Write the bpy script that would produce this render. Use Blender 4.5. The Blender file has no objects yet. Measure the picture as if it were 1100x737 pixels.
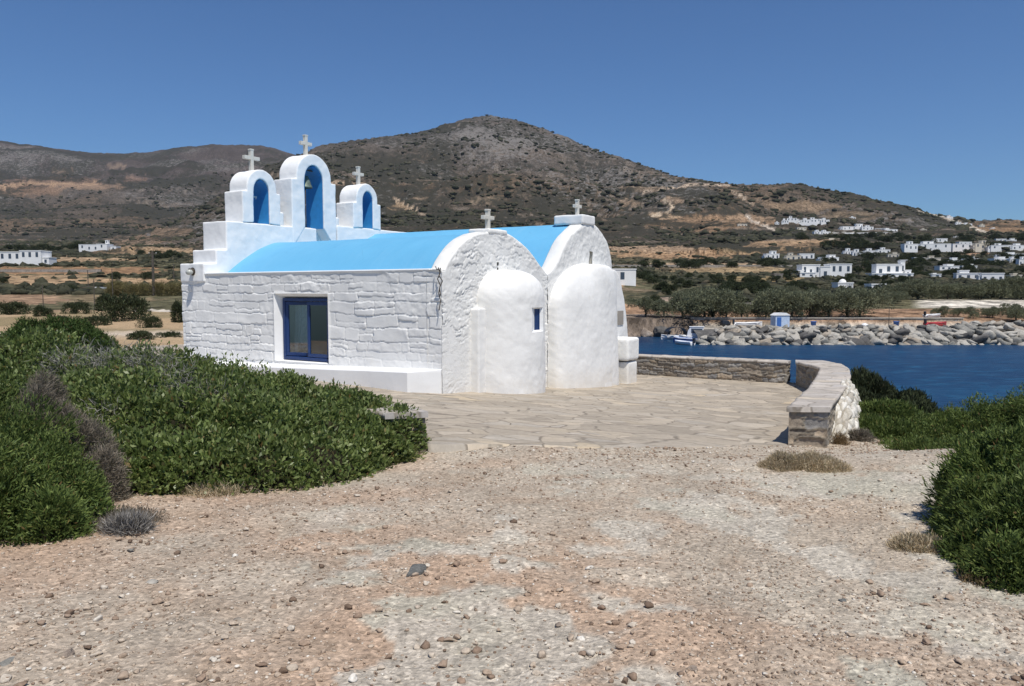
import bpy, math, random
import numpy as np
R = random.Random(7)
RNG = np.random.default_rng(11)
sc = bpy.context.scene
COL = sc.collection

# ------------------------------------------------------------------ camera maths
F = 820.0; CX, CY = 550.0, 368.5; PT = math.radians(3.94); EYE = 2.0
def ray(px, py):
    a = (px-CX)/F; b = -(py-CY)/F
    return a, math.cos(PT)+b*math.sin(PT), b*math.cos(PT)-math.sin(PT)
def ground(px, py, z=0.0):
    a, f, u = ray(px, py); t = (z-EYE)/u
    return (a*t, f*t, z)
def proj(x, y, z):
    dz = z-EYE
    fw = y*math.cos(PT)-dz*math.sin(PT); up = y*math.sin(PT)+dz*math.cos(PT)
    return CX+F*x/fw, CY-F*up/fw
TH = math.radians(-32)
cT, sT = math.cos(TH), math.sin(TH)
AX, AY = -1.355, 14.71
def W(u, v, z=0.0):            # church frame -> world
    return (AX+u*cT-v*sT, AY+u*sT+v*cT, z)

# ------------------------------------------------------------------ noise
def _h(ix, iy, s):
    n = (ix*374761393 + iy*668265263 + s*1442695041) & 0xffffffff
    n = ((n ^ (n >> 13))*1274126177) & 0xffffffff
    return ((n ^ (n >> 16)) & 0xffffff)/float(0xffffff)
def vnoise(x, y, s=0):
    x = np.asarray(x, float); y = np.asarray(y, float)
    ix = np.floor(x).astype(np.int64); iy = np.floor(y).astype(np.int64)
    fx = x-ix; fy = y-iy
    fx = fx*fx*fx*(fx*(fx*6-15)+10); fy = fy*fy*fy*(fy*(fy*6-15)+10)
    a = _h(ix, iy, s); b = _h(ix+1, iy, s); c = _h(ix, iy+1, s); d = _h(ix+1, iy+1, s)
    return (a*(1-fx)+b*fx)*(1-fy)+(c*(1-fx)+d*fx)*fy
def fbm(x, y, s=0, o=4, g=.5):
    t = 0; a = 1; n = 0
    for i in range(o):
        t = t+a*vnoise(x*2**i+17.3*i, y*2**i-9.1*i, s+i); n += a; a *= g
    return t/n*2-1
def sstep(a, b, x):
    t = np.clip((x-a)/(b-a), 0, 1); return t*t*(3-2*t)

# ------------------------------------------------------------------ object helpers
def tag(o, label=None, cat=None, group=None, kind=None):
    if label: o['label'] = label
    if cat: o['category'] = cat
    if group: o['group'] = group
    if kind: o['kind'] = kind
    return o
def empty(name, loc=(0,0,0), rz=0.0):
    o = bpy.data.objects.new(name, None); COL.objects.link(o)
    o.location = loc; o.rotation_euler = (0,0,rz); o.empty_display_size = .2
    return o
def link(name, me, mat=None, parent=None, smooth=False):
    if mat is not None:
        me.materials.clear()
        for m in (mat if isinstance(mat, (list, tuple)) else [mat]): me.materials.append(m)
    if smooth: me.polygons.foreach_set('use_smooth', np.ones(len(me.polygons), bool))
    o = bpy.data.objects.new(name, me); COL.objects.link(o)
    if parent: o.parent = parent
    return o
def np_mesh(name, V, Fq, n=4):
    V = np.ascontiguousarray(V, np.float32).reshape(-1, 3); Fq = np.ascontiguousarray(Fq, np.int32).reshape(-1, n)
    me = bpy.data.meshes.new(name)
    me.vertices.add(len(V)); me.vertices.foreach_set('co', V.ravel())
    me.loops.add(Fq.size); me.loops.foreach_set('vertex_index', Fq.ravel())
    me.polygons.add(len(Fq)); me.polygons.foreach_set('loop_start', np.arange(0, Fq.size, n, dtype=np.int32))
    me.update(calc_edges=True)
    return me
def py_mesh(name, V, Fs):
    me = bpy.data.meshes.new(name); me.from_pydata([tuple(v) for v in V], [], Fs); me.update(); return me
def set_col(me, C, name='Col'):
    C = np.ascontiguousarray(C, np.float32)
    if C.shape[1] == 3: C = np.hstack([C, np.ones((len(C), 1), np.float32)])
    a = me.color_attributes.new(name, 'FLOAT_COLOR', 'POINT'); a.data.foreach_set('color', C.ravel())
def grid_faces(nr, nc, mask=None):
    i = np.arange(nr*nc).reshape(nr, nc)
    f = np.stack([i[:-1,:-1], i[:-1,1:], i[1:,1:], i[1:,:-1]], -1)
    if mask is not None: f = f[mask]
    return f.reshape(-1, 4)
class MB:
    def __init__(s): s.V = []; s.F = []
    def add(s, V, Fs):
        b = len(s.V); s.V += [tuple(map(float, v)) for v in V]; s.F += [tuple(i+b for i in f) for f in Fs]; return s
    def box(s, x0, x1, y0, y1, z0, z1, bev=0.0):
        if bev <= 0:
            return s.add([(x0,y0,z0),(x1,y0,z0),(x1,y1,z0),(x0,y1,z0),(x0,y0,z1),(x1,y0,z1),(x1,y1,z1),(x0,y1,z1)],
                [(3,2,1,0),(4,5,6,7),(0,1,5,4),(1,2,6,5),(2,3,7,6),(3,0,4,7)])
        b = bev; V = []
        for z, i in ((z0, b), (z0+b, 0), (z1-b, 0), (z1, b)):
            V += [(x0+i+ (0 if i else b), y0+i, z) if False else (x0+b if True else x0, y0+i, z)]
            V = V[:-1]
            V += [(x0+b, y0+i, z), (x1-b, y0+i, z), (x1-i, y0+b, z), (x1-i, y1-b, z), (x1-b, y1-i, z), (x0+b, y1-i, z), (x0+i, y1-b, z), (x0+i, y0+b, z)]
        Fs = [tuple(range(7,-1,-1)), tuple(range(24,32))]
        for r in range(3):
            for k in range(8):
                a = r*8+k; c = r*8+(k+1)%8; Fs.append((a, c, c+8, a+8))
        return s.add(V, Fs)
    def tube(s, pts, rad, n=8, cap=True):
        pts = [np.array(p, float) for p in pts]; rr = rad if isinstance(rad, (list, tuple)) else [rad]*len(pts)
        V = []; Fs = []
        for i, p in enumerate(pts):
            d = pts[min(i+1, len(pts)-1)]-pts[max(i-1, 0)]; d = d/(np.linalg.norm(d)+1e-9)
            a = np.cross(d, (0,0,1)) if abs(d[2]) < .9 else np.cross(d, (1,0,0)); a /= np.linalg.norm(a); b = np.cross(d, a)
            for k in range(n):
                t = 2*math.pi*k/n; V.append(p+rr[i]*(math.cos(t)*a+math.sin(t)*b))
        for i in range(len(pts)-1):
            for k in range(n): Fs.append((i*n+k, i*n+(k+1)%n, (i+1)*n+(k+1)%n, (i+1)*n+k))
        if cap: Fs += [tuple(range(n-1,-1,-1)), tuple(range((len(pts)-1)*n, len(pts)*n))]
        return s.add(V, Fs)
    def lathe(s, prof, c=(0,0,0), n=20):
        V = []; Fs = []
        for r, z in prof:
            for k in range(n):
                t = 2*math.pi*k/n; V.append((c[0]+r*math.cos(t), c[1]+r*math.sin(t), c[2]+z))
        for i in range(len(prof)-1):
            for k in range(n): Fs.append((i*n+k, i*n+(k+1)%n, (i+1)*n+(k+1)%n, (i+1)*n+k))
        return s.add(V, Fs)
    def prism(s, poly, axis, a0, a1):     # poly: list of (p,q) ; extruded along axis between a0 and a1
        def mk(p, q, a): return {'x': (a,p,q), 'y': (p,a,q), 'z': (p,q,a)}[axis]
        n = len(poly); V = [mk(p,q,a0) for p,q in poly]+[mk(p,q,a1) for p,q in poly]
        return s.add(V, [tuple(range(n-1,-1,-1)), tuple(range(n,2*n))]+[(i,(i+1)%n,n+(i+1)%n,n+i) for i in range(n)])
    def build(s, name, mat, parent=None, smooth=False, bevel=0, bseg=2):
        me = py_mesh(name, s.V, s.F)
        import bmesh
        bm = bmesh.new(); bm.from_mesh(me); bmesh.ops.recalc_face_normals(bm, faces=bm.faces); bm.to_mesh(me); bm.free()
        o = link(name, me, mat, parent, smooth)
        if bevel:
            m = o.modifiers.new('b', 'BEVEL'); m.width = bevel; m.segments = bseg; m.limit_method = 'ANGLE'
        return o

# ------------------------------------------------------------------ materials
class NT:
    def __init__(s, name):
        s.m = bpy.data.materials.new(name); s.m.use_nodes = True; s.t = s.m.node_tree; s.t.nodes.clear()
        s.out = s.n('ShaderNodeOutputMaterial'); s.b = s.n('ShaderNodeBsdfPrincipled'); s.l(s.b.outputs[0], s.out.inputs[0])
        s.tc = s.n('ShaderNodeTexCoord')
    def n(s, k, **kw):
        x = s.t.nodes.new(k)
        for a, b in kw.items(): setattr(x, a, b)
        return x
    def l(s, a, b): s.t.links.new(a, b)
    def coord(s, kind='Object', scale=(1,1,1)):
        mp = s.n('ShaderNodeMapping'); s.l(s.tc.outputs[kind], mp.inputs[0]); mp.inputs['Scale'].default_value = scale; return mp.outputs[0]
    def noise(s, scale, detail=4, rough=.55, vec=None, dist=0):
        x = s.n('ShaderNodeTexNoise'); x.inputs['Scale'].default_value = scale; x.inputs['Detail'].default_value = detail
        x.inputs['Roughness'].default_value = rough; x.inputs['Distortion'].default_value = dist
        s.l(vec if vec is not None else s.tc.outputs['Object'], x.inputs['Vector']); return x.outputs[0]
    def vor(s, scale, feature='F1', vec=None, out=0):
        x = s.n('ShaderNodeTexVoronoi', feature=feature); x.inputs['Scale'].default_value = scale
        s.l(vec if vec is not None else s.tc.outputs['Object'], x.inputs['Vector']); return x.outputs[out]
    def ramp(s, src, pts):
        x = s.n('ShaderNodeValToRGB'); s.l(src, x.inputs[0]); e = x.color_ramp.elements
        while len(e) < len(pts): e.new(.5)
        for i, (p, c) in enumerate(pts):
            e[i].position = p; e[i].color = (c, c, c, 1) if isinstance(c, (int, float)) else (*c, 1)
        return x.outputs[0]
    def mix(s, a, b, fac, mode='MIX'):
        x = s.n('ShaderNodeMix', data_type='RGBA', blend_type=mode)
        for i, v in ((6, a), (7, b)):
            if isinstance(v, tuple): x.inputs[i].default_value = (*v, 1)
            else: s.l(v, x.inputs[i])
        if isinstance(fac, (int, float)): x.inputs[0].default_value = fac
        else: s.l(fac, x.inputs[0])
        return x.outputs[2]
    def math(s, op, a, b=0.0):
        x = s.n('ShaderNodeMath', operation=op)
        for i, v in ((0, a), (1, b)):
            if isinstance(v, (int, float)): x.inputs[i].default_value = v
            else: s.l(v, x.inputs[i])
        return x.outputs[0]
    def bump(s, h, strength=.3, dist=.02, prev=None):
        x = s.n('ShaderNodeBump'); x.inputs['Strength'].default_value = strength; x.inputs['Distance'].default_value = dist
        s.l(h, x.inputs['Height'])
        if prev is not None: s.l(prev, x.inputs['Normal'])
        return x.outputs[0]
    def attr(s, name='Col'):
        x = s.n('ShaderNodeAttribute'); x.attribute_name = name; return x.outputs[0]
    def island(s):
        x = s.n('ShaderNodeNewGeometry'); return x.outputs['Random Per Island']
    def fin(s, color=None, rough=.8, nrm=None, spec=.3, **kw):
        if color is not None:
            if isinstance(color, tuple): s.b.inputs['Base Color'].default_value = (*color, 1)
            else: s.l(color, s.b.inputs['Base Color'])
        if isinstance(rough, (int, float)): s.b.inputs['Roughness'].default_value = rough
        else: s.l(rough, s.b.inputs['Roughness'])
        s.b.inputs['Specular IOR Level'].default_value = spec
        if nrm is not None: s.l(nrm, s.b.inputs['Normal'])
        for k, v in kw.items(): s.b.inputs[k.replace('_', ' ')].default_value = v
        return s.m
def simple(name, c, rough=.7, spec=.3, metal=0, var=.12, scale=8):
    t = NT(name); n = t.noise(scale, 4); d = tuple(x*(1-var*1.5) for x in c); b = tuple(min(1, x*(1+var)) for x in c)
    m = t.fin(t.ramp(n, [(.3, d), (.7, b)]), rough, spec=spec); t.b.inputs['Metallic'].default_value = metal; return m

M = {}
def m_white(name, base=(.80,.79,.765), rough=.85, b1=.25, b2=.2, warm=(.66,.61,.52), sc1=1.3, dirt=.25):
    t = NT(name)
    big = t.noise(sc1, 5, .6); c = t.mix(base, tuple(x*.9 for x in base), t.ramp(big, [(.4, 0.), (.7, 1.)]))
    st = t.noise(3.1, 6, .7); c = t.mix(c, warm, t.math('MULTIPLY', t.ramp(st, [(.56, 0.), (.75, 1.)]), dirt))
    sx = t.n('ShaderNodeSeparateXYZ'); t.l(t.tc.outputs['Object'], sx.inputs[0])
    lo = t.math('ADD', sx.outputs[2], t.math('MULTIPLY', t.noise(4, 5, .7), -.9)); gm = t.ramp(lo, [(0., 1.), (.25, 0.)])
    lo2 = t.n('ShaderNodeMapRange'); t.l(lo, lo2.inputs[0]); lo2.inputs[1].default_value = -1.0; lo2.inputs[2].default_value = -.25; lo2.inputs[3].default_value = 1.; lo2.inputs[4].default_value = 0.
    c = t.mix(c, (.62,.55,.44), t.math('MULTIPLY', lo2.outputs[0], .45))
    stv = t.noise(5, 5, .7, t.coord('Object', (1.6,1.6,.14))); c = t.mix(c, warm, t.math('MULTIPLY', t.ramp(stv, [(.60,0.),(.78,1.)]), dirt*.7))
    pt = t.vor(1.9, 'F1', t.coord('Object', (1,1,1.3)), 1); sp2 = t.n('ShaderNodeSeparateColor'); t.l(pt, sp2.inputs[0]); c = t.mix(c, tuple(x*.955 for x in base), t.math('MULTIPLY', t.math('GREATER_THAN', sp2.outputs[0], .72), .6))
    f = t.noise(38, 4, .65); g = t.noise(9, 5, .6)
    nr = t.bump(f, b1, .006); nr = t.bump(g, b2, .03, nr)
    return t.fin(c, rough, nr, spec=.2)
M['white'] = m_white('whitewash')
M['white_rough'] = m_white('whitewash_rough', base=(.78,.77,.74), b1=.45, b2=.35, dirt=.4)
M['white_clean'] = m_white('whitewash_clean', base=(.83,.83,.82), b1=.12, b2=.1, dirt=.1)
M['house_white'] = simple('house_white', (.80,.79,.77), .9, var=.04, scale=.4)
M['house_cream'] = simple('house_cream', (.62,.56,.46), .9, var=.06, scale=.4)
M['house_grey'] = simple('house_stone', (.30,.27,.235), .9, var=.2, scale=1.5)
def m_blue():
    t = NT('roof_blue'); n = t.noise(1.6, 6, .65); k = t.noise(14, 4, .6)
    c = t.mix((.122,.388,.615), (.14,.42,.65), t.ramp(n, [(.3,0.),(.7,1.)]))
    c = t.mix(c, (.19,.44,.66), t.math('MULTIPLY', t.ramp(k, [(.55,0.),(.8,1.)]), .25))
    st = t.noise(3.5, 6, .7, t.coord('Object', (2.2,.25,.3))); c = t.mix(c, (.24,.47,.66), t.math('MULTIPLY', t.ramp(st, [(.52,0.),(.8,1.)]), .35))
    cr = t.vor(.75, 'DISTANCE_TO_EDGE', t.coord('Object', (1,1.2,1.2))); wv = t.noise(2.2, 3); c = t.mix(c, (.09,.27,.48), t.math('MULTIPLY', t.math('MULTIPLY', t.ramp(cr, [(0.,1.),(.008,0.)]), t.ramp(wv, [(.5,0.),(.6,1.)])), .5))
    sp_ = t.noise(45, 3, .6); c = t.mix(c, (.55,.62,.68), t.math('MULTIPLY', t.ramp(sp_, [(.70,0.),(.78,1.)]), .5))
    return t.fin(c, .62, t.bump(n, .3, .03, t.bump(k, .12, .01)), spec=.3)
M['roof'] = m_blue()
M['reveal'] = simple('reveal_blue', (.035,.25,.56), .6, var=.06)
M['navy'] = simple('frame_navy', (.012,.038,.135), .42, .5, var=.1, scale=20)
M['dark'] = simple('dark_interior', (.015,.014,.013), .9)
M['curtain'] = simple('curtain_lace', (.86,.87,.87), .9, var=.25, scale=40)
M['wood_in'] = simple('dark_wood', (.10,.055,.035), .6, var=.3, scale=20)
def m_glass():
    t = NT('window_glass'); t.t.nodes.remove(t.b)
    g = t.n('ShaderNodeBsdfGlossy'); g.inputs['Roughness'].default_value = .03; g.inputs['Color'].default_value = (.9,.95,1,1)
    tr = t.n('ShaderNodeBsdfTransparent'); tr.inputs[0].default_value = (.75,.8,.82,1)
    fr = t.n('ShaderNodeFresnel'); fr.inputs[0].default_value = 1.5
    mx = t.n('ShaderNodeMixShader'); t.l(t.math('ADD', fr.outputs[0], .10), mx.inputs[0]); t.l(tr.outputs[0], mx.inputs[1]); t.l(g.outputs[0], mx.inputs[2]); t.l(mx.outputs[0], t.out.inputs[0])
    return t.m
M['glass'] = m_glass()
M['pane'] = simple('far_pane', (.06,.08,.11), .3, .5)
M['bronze'] = simple('bell_bronze', (.16,.20,.155), .55, .4, metal=.3, var=.25, scale=14)
M['iron'] = simple('old_iron', (.09,.075,.06), .7, .4, metal=.4)
M['lampglass'] = simple('lamp_glass', (.45,.46,.42), .25, .5)
M['marble'] = m_white('cross_marble', base=(.62,.60,.54), b1=.4, b2=.2, warm=(.42,.38,.3), dirt=.6, sc1=9)
def m_stonecol(name, rough=.88, b=.6, mul=1.0):
    t = NT(name); a = t.attr('Col'); n = t.noise(16, 6, .65); k = t.noise(60, 4, .6)
    c = t.mix(a, (.5,.5,.5), 1.0, 'MULTIPLY') if False else a
    c = t.mix(c, t.ramp(n, [(.25, .55), (.5, .95), (.75, 1.25)]), 1.0, 'MULTIPLY')
    lich = t.noise(7, 5, .7); c = t.mix(c, (.42,.40,.34), t.math('MULTIPLY', t.ramp(lich, [(.58,0.),(.72,1.)]), .45))
    return t.fin(c, rough, t.bump(n, b, .02, t.bump(k, .4, .006)), spec=.2)
M['stone'] = m_stonecol('rubble_stone')
def m_ground():
    t = NT('gravel_soil'); a = t.attr('Col')
    n = t.noise(2.2, 6, .6); k = t.noise(26, 5, .7); v = t.vor(38); v2 = t.vor(90)
    c = t.mix(a, t.ramp(k, [(.3, .62), (.5, .98), (.7, 1.3)]), 1.0, 'MULTIPLY')
    c = t.mix(c, t.ramp(n, [(.3, .86), (.7, 1.12)]), 1.0, 'MULTIPLY')
    vc = t.vor(48, out=1); sep = t.n('ShaderNodeSeparateColor'); t.l(vc, sep.inputs[0])
    c = t.mix(c, t.ramp(sep.outputs[0], [(0., .62), (.35, .95), (.8, 1.08), (.95, 1.5)]), .75, 'MULTIPLY')
    nr = t.bump(v, .55, .012); nr = t.bump(v2, .4, .006, nr); nr = t.bump(k, .7, .02, nr)
    return t.fin(c, .95, nr, spec=.12)
M['ground'] = m_ground()
def m_terrain():
    t = NT('dry_hillside'); a = t.attr('Col'); p = t.attr('Par')   # Par.r = scrub amount, Par.g = rock amount
    sp = t.n('ShaderNodeSeparateColor'); t.l(p, sp.inputs[0])
    o = t.coord('Object', (1,1,.6))
    v1 = t.noise(.06, 6, .75, o, .6); v2 = t.noise(.35, 4, .7, o); big = t.noise(.007, 4, .6, o)
    f = t.math('ADD', t.math('MULTIPLY', v1, .6), t.math('MULTIPLY', v2, .4))
    f = t.math('ADD', f, t.math('MULTIPLY', t.math('SUBTRACT', big, .5), .25))
    th = t.math('SUBTRACT', t.math('ADD', f, sp.outputs[0]), 1.0)
    m = t.ramp(th, [(0.0, 0.), (.06, 1.)])
    green = t.mix((.030,.030,.024), (.054,.052,.040), t.noise(.05, 4))
    c = t.mix(a, t.ramp(v2, [(.38,.38),(.62,1.5)]), 1.0, 'MULTIPLY')
    c = t.mix(c, t.ramp(t.noise(.022, 5, .65, o), [(.3,.82),(.7,1.2)]), 1.0, 'MULTIPLY')
    c = t.mix(c, green, t.math('MULTIPLY', m, .92))
    rk = t.noise(.085, 7, .8, t.coord('Object', (1,1,2.0)), .8)
    rm = t.ramp(t.math('SUBTRACT', t.math('ADD', rk, sp.outputs[1]), 1.0), [(0.,0.),(.05,1.)])
    c = t.mix(c, (.205,.190,.178), t.math('MULTIPLY', rm, .8))
    return t.fin(c, .95, t.bump(f, .9, 3.0, t.bump(v2, .6, 1.0)), spec=.05)
M['terrain'] = m_terrain()
def m_pave(name='crazy_paving', gain=1.0, grey=0.0, jd=.9):
    t = NT(name)
    w = t.noise(1.1, 3, .5); mp = t.n('ShaderNodeVectorMath', operation='MULTIPLY_ADD')
    nc = t.n('ShaderNodeTexNoise'); nc.inputs['Scale'].default_value = 1.6; nc.inputs['Detail'].default_value = 3
    t.l(t.tc.outputs['Object'], nc.inputs['Vector']); t.l(nc.outputs['Color'], mp.inputs[0]); mp.inputs[1].default_value = (.35,.35,0); t.l(t.tc.outputs['Object'], mp.inputs[2])
    s = t.n('ShaderNodeMapping'); t.l(mp.outputs[0], s.inputs[0]); s.inputs['Scale'].default_value = (1.15,1.75,0.0)
    e = t.vor(1.0, 'DISTANCE_TO_EDGE', s.outputs[0]); c1 = t.vor(1.0, 'F1', s.outputs[0], 1)
    s2 = t.n('ShaderNodeMapping'); t.l(mp.outputs[0], s2.inputs[0]); s2.inputs['Scale'].default_value = (2.1,2.9,0.0); s2.inputs['Location'].default_value = (3.1,.7,0)
    e2 = t.vor(1.0, 'DISTANCE_TO_EDGE', s2.outputs[0]); c2 = t.vor(1.0, 'F1', s2.outputs[0], 1)
    sel = t.math('GREATER_THAN', t.noise(.7, 2), .5)
    ee = t.mix(e, e2, sel); cc = t.mix(c1, c2, sel)
    sep = t.n('ShaderNodeSeparateColor'); t.l(cc, sep.inputs[0])
    base = t.ramp(sep.outputs[0], [(0.,(.30,.265,.215)), (.35,(.345,.305,.25)), (.65,(.39,.34,.27)), (.93,(.36,.33,.285)), (1.,(.42,.355,.26))])
    tone = t.ramp(sep.outputs[1], [(0.,.86),(1.,1.1)]); base = t.mix(base, tone, 1.0, 'MULTIPLY')
    g = t.noise(13, 6, .7); st = t.noise(2.2, 5, .6, t.coord('Object', (1,3,1)))
    base = t.mix(base, t.ramp(g, [(.3,.84),(.7,1.12)]), 1.0, 'MULTIPLY'); base = t.mix(base, t.ramp(st, [(.3,.88),(.7,1.1)]), 1.0, 'MULTIPLY')
    jw = t.ramp(ee, [(.014, 1.), (.04, 0.)])
    jc = t.mix((.19,.16,.125), (.36,.32,.26), t.ramp(t.noise(3.3, 3), [(.45,0.),(.65,1.)]))
    base = t.mix(base, (gain*(1.03-.03*grey), gain*(1+.02*grey), gain*(.97+.13*grey)), 1.0, 'MULTIPLY')
    c = t.mix(base, jc, t.math('MULTIPLY', jw, jd))
    h = t.ramp(ee, [(0., 0.), (.05, 1.)])
    nr = t.bump(h, .6, .012, t.bump(g, .35, .01))
    til = t.bump(sep.outputs[2], .12, .02, nr)
    return t.fin(c, .8, nr, spec=.25)
M['pave'] = m_pave(gain=1.10)
M['coping'] = m_pave('coping_flags', 1.32, 1.0, .7)
def m_sea():
    t = NT('sea_water'); o = t.tc.outputs['Object']
    a = t.noise(.9, 6, .68, t.coord('Object', (.5,1.3,1))); b = t.noise(.16, 3, .5, t.coord('Object', (.5,1.5,1)))
    big = t.noise(.035, 4, .6, t.coord('Object', (.4,1.6,1)))
    c = t.mix((.003,.022,.068), (.004,.042,.105), t.ramp(big, [(.35,0.),(.65,1.)]))
    c = t.mix(c, (.016,.105,.20), t.math('MULTIPLY', t.ramp(a, [(.5,0.),(.66,1.)]), .7))
    return t.fin(c, .34, t.bump(a, .9, .35, t.bump(b, .6, .8)), spec=.16)
M['sea'] = m_sea()
def m_leaf(name, c1, c2, c3, rough=.5, spec=.35, trans=.25, hue=(.2,.16,.05), hf=.03):
    t = NT(name); r = t.island()
    n = t.noise(1.7, 3)
    c = t.ramp(r, [(0., c1), (.5, c2), (1.-hf-.02, c3), (1., hue)])
    c = t.mix(c, t.ramp(n, [(.3,.75),(.7,1.25)]), 1.0, 'MULTIPLY')
    t.fin(c, rough, spec=spec)
    tl = t.n('ShaderNodeBsdfTranslucent'); t.l(c, tl.inputs[0])
    mx = t.n('ShaderNodeMixShader'); mx.inputs[0].default_value = trans
    t.l(t.b.outputs[0], mx.inputs[1]); t.l(tl.outputs[0], mx.inputs[2]); t.l(mx.outputs[0], t.out.inputs[0])
    return t.m
M['lentisk'] = m_leaf('lentisk_leaf', (.088,.128,.034), (.155,.205,.056), (.27,.32,.12), .42, .45, .38, (.22,.14,.05), .03)
M['juniper'] = m_leaf('juniper_leaf', (.056,.090,.024), (.098,.140,.036), (.175,.22,.060), .6, .25, .28, (.16,.10,.04), .02)
M['juniper_dark'] = m_leaf('juniper_dark_leaf', (.028,.054,.015), (.050,.086,.022), (.085,.125,.032), .65, .2, .2, (.12,.08,.04), .02)
M['greytwig'] = m_leaf('grey_twig', (.15,.138,.125), (.24,.225,.205), (.36,.34,.315), .85, .15, .05, (.10,.08,.05), .05)
M['brownshrub'] = m_leaf('brown_grey_shrub', (.13,.112,.085), (.20,.172,.135), (.29,.25,.205), .85, .1, .15, (.05,.07,.03), .12)
M['drygrass'] = m_leaf('dry_grass', (.19,.125,.065), (.28,.20,.11), (.38,.29,.17), .8, .2, .3, (.12,.07,.04), .05)
M['thyme'] = m_leaf('dry_thyme', (.38,.30,.19), (.52,.42,.28), (.68,.58,.42), .85, .1, .3, (.10,.12,.05), .15)
M['tamarisk'] = m_leaf('tamarisk_leaf', (.115,.125,.075), (.165,.175,.108), (.24,.25,.16), .75, .1, .25, (.05,.05,.03), .05)
M['darktree'] = m_leaf('dark_bush_leaf', (.028,.038,.019), (.046,.058,.029), (.072,.085,.042), .7, .1, .15, (.06,.05,.03), .05)
M['scrub'] = m_leaf('scrub_leaf', (.033,.037,.024), (.052,.053,.034), (.080,.076,.048), .8, .1, .1, (.09,.075,.05), .06)
M['reed'] = m_leaf('reed_leaf', (.13,.125,.05), (.20,.175,.075), (.30,.25,.13), .7, .2, .3, (.2,.15,.08), .1)
M['hull'] = simple('shade_hull_dark', (.022,.020,.012), .95, .05, var=.4, scale=9)  # hull colours: opaque masses added inside the shrubs to block light
M['hullgrey'] = simple('shade_hull_grey', (.10,.085,.068), .95, .05, var=.4, scale=9)
M['hullstraw'] = simple('shade_hull_straw', (.22,.175,.115), .95, .05, var=.4, scale=9)
M['bark'] = simple('bark', (.09,.07,.05), .9, var=.3, scale=10)
M['pole'] = simple('weathered_pole', (.10,.085,.07), .9, var=.3, scale=6)
def m_peb():
    t = NT('pebbles'); r = t.island()
    c = t.ramp(r, [(0.,(.15,.105,.075)), (.2,(.28,.20,.145)), (.5,(.38,.295,.22)), (.78,(.45,.375,.295)), (.93,(.54,.48,.40)), (1.,(.70,.66,.59))])
    n = t.noise(70, 3); c = t.mix(c, t.ramp(n, [(.3,.75),(.7,1.2)]), 1.0, 'MULTIPLY')
    return t.fin(c, .9, t.bump(n, .5, .004), spec=.15)
M['pebble'] = m_peb()
def m_rock(name, a, b, c3, sc_=1.2):
    t = NT(name); n = t.noise(sc_, 6, .65); k = t.noise(sc_*7, 5, .7)
    c = t.ramp(n, [(.3, a), (.55, b), (.75, c3)]); c = t.mix(c, t.ramp(k, [(.3,.7),(.7,1.2)]), 1.0, 'MULTIPLY')
    return t.fin(c, .9, t.bump(k, .7, .08/sc_), spec=.15)
M['bould_l'] = m_rock('boulder_pale', (.30,.28,.245), (.42,.395,.35), (.52,.50,.45))
M['bould_m'] = m_rock('boulder_grey', (.18,.175,.155), (.27,.26,.235), (.36,.345,.31))
M['bould_b'] = m_rock('boulder_brown', (.26,.22,.175), (.37,.32,.26), (.45,.41,.35))
M['bould_d'] = m_rock('boulder_dark', (.07,.068,.065), (.12,.115,.11), (.2,.19,.18))
M['coastrock'] = m_rock('coast_rock', (.17,.13,.10), (.30,.245,.20), (.40,.36,.32), .5)
M['greyrock'] = m_rock('grey_rock', (.10,.10,.095), (.17,.17,.16), (.27,.27,.25), 9)
M['paint_w'] = simple('paint_white', (.78,.78,.78), .4, .5, var=.05)
M['paint_b'] = simple('paint_blue', (.04,.13,.40), .45, .5, var=.1)
M['paint_lb'] = simple('paint_pale_blue', (.42,.52,.68), .6, .3, var=.1, scale=3)
M['paint_r'] = simple('paint_red', (.42,.04,.05), .5, .4, var=.15)
M['paint_k'] = simple('paint_dark', (.02,.025,.035), .35, .5, var=.1)
M['rubber'] = simple('rubber', (.02,.02,.02), .8, var=.1)

# ------------------------------------------------------------------ TERRAIN FUNCTIONS (px = azimuth column of the polar grid, D = forward distance)
SEA = -4.5
def ipl(x, pts):
    return np.interp(x, [p[0] for p in pts], [p[1] for p in pts])
def z_of(y, D):      # height seen at picture row y at distance D (horizon row 312)
    return EYE-(y-312.0)/F*D
def terr_z(x, y):    # terrace surface
    p = -.065*(x+1.355)-.05*(y-14.71)
    lo = -.60
    return np.where(p < lo+.1, lo+.1*np.exp(np.minimum((p-lo-.1)/.1, 0)), p)
def near_base(x, y):
    px = CX+F*x/np.maximum(y, .3)
    left = ipl(y, [(0,.43),(3,.40),(6,.26),(8.5,.13),(9.5,.08),(12,.0),(16,-.1),(22,-.25),(30,-.15),(45,-.2),(60,-.05),(90,.0)])
    ye = ipl(x, [(-12,17.2),(-9,15.2),(-5,12.4),(-3,10.9),(-1.74,9.55),(-1.0,8.55),(-.92,8.42),(-.1,8.76),(.77,8.93),(1.6,9.24),(2.5,9.70),(3.76,10.36),(4.3,11.3),(5.2,13.2),(6.4,15.9),(7.4,18.3),(8.1,20.2),(8.6,22.4),(9.3,23.3)])
    edge = terr_z(x, y)-.012-.09*sstep(.0, .12, y-ye)
    t = left
    inter = sstep(7.2, 9.2, y-.25*np.abs(x-1))*sstep(-6, -2, x)*(1-sstep(28, 34, y))
    t = t*(1-inter)+edge*inter
    # gentle rise towards the right bank in front
    t = t+.10*sstep(2.5, 6, x)*(1-sstep(8, 11, y))
    return t
SKY = [(-250,150),(-100,148),(0,152),(40,158),(80,164),(110,167),(160,166),(200,161),(235,158),(285,159),(310,166),(380,182),(600,210),(800,250),(950,275),(1400,290)]
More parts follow.
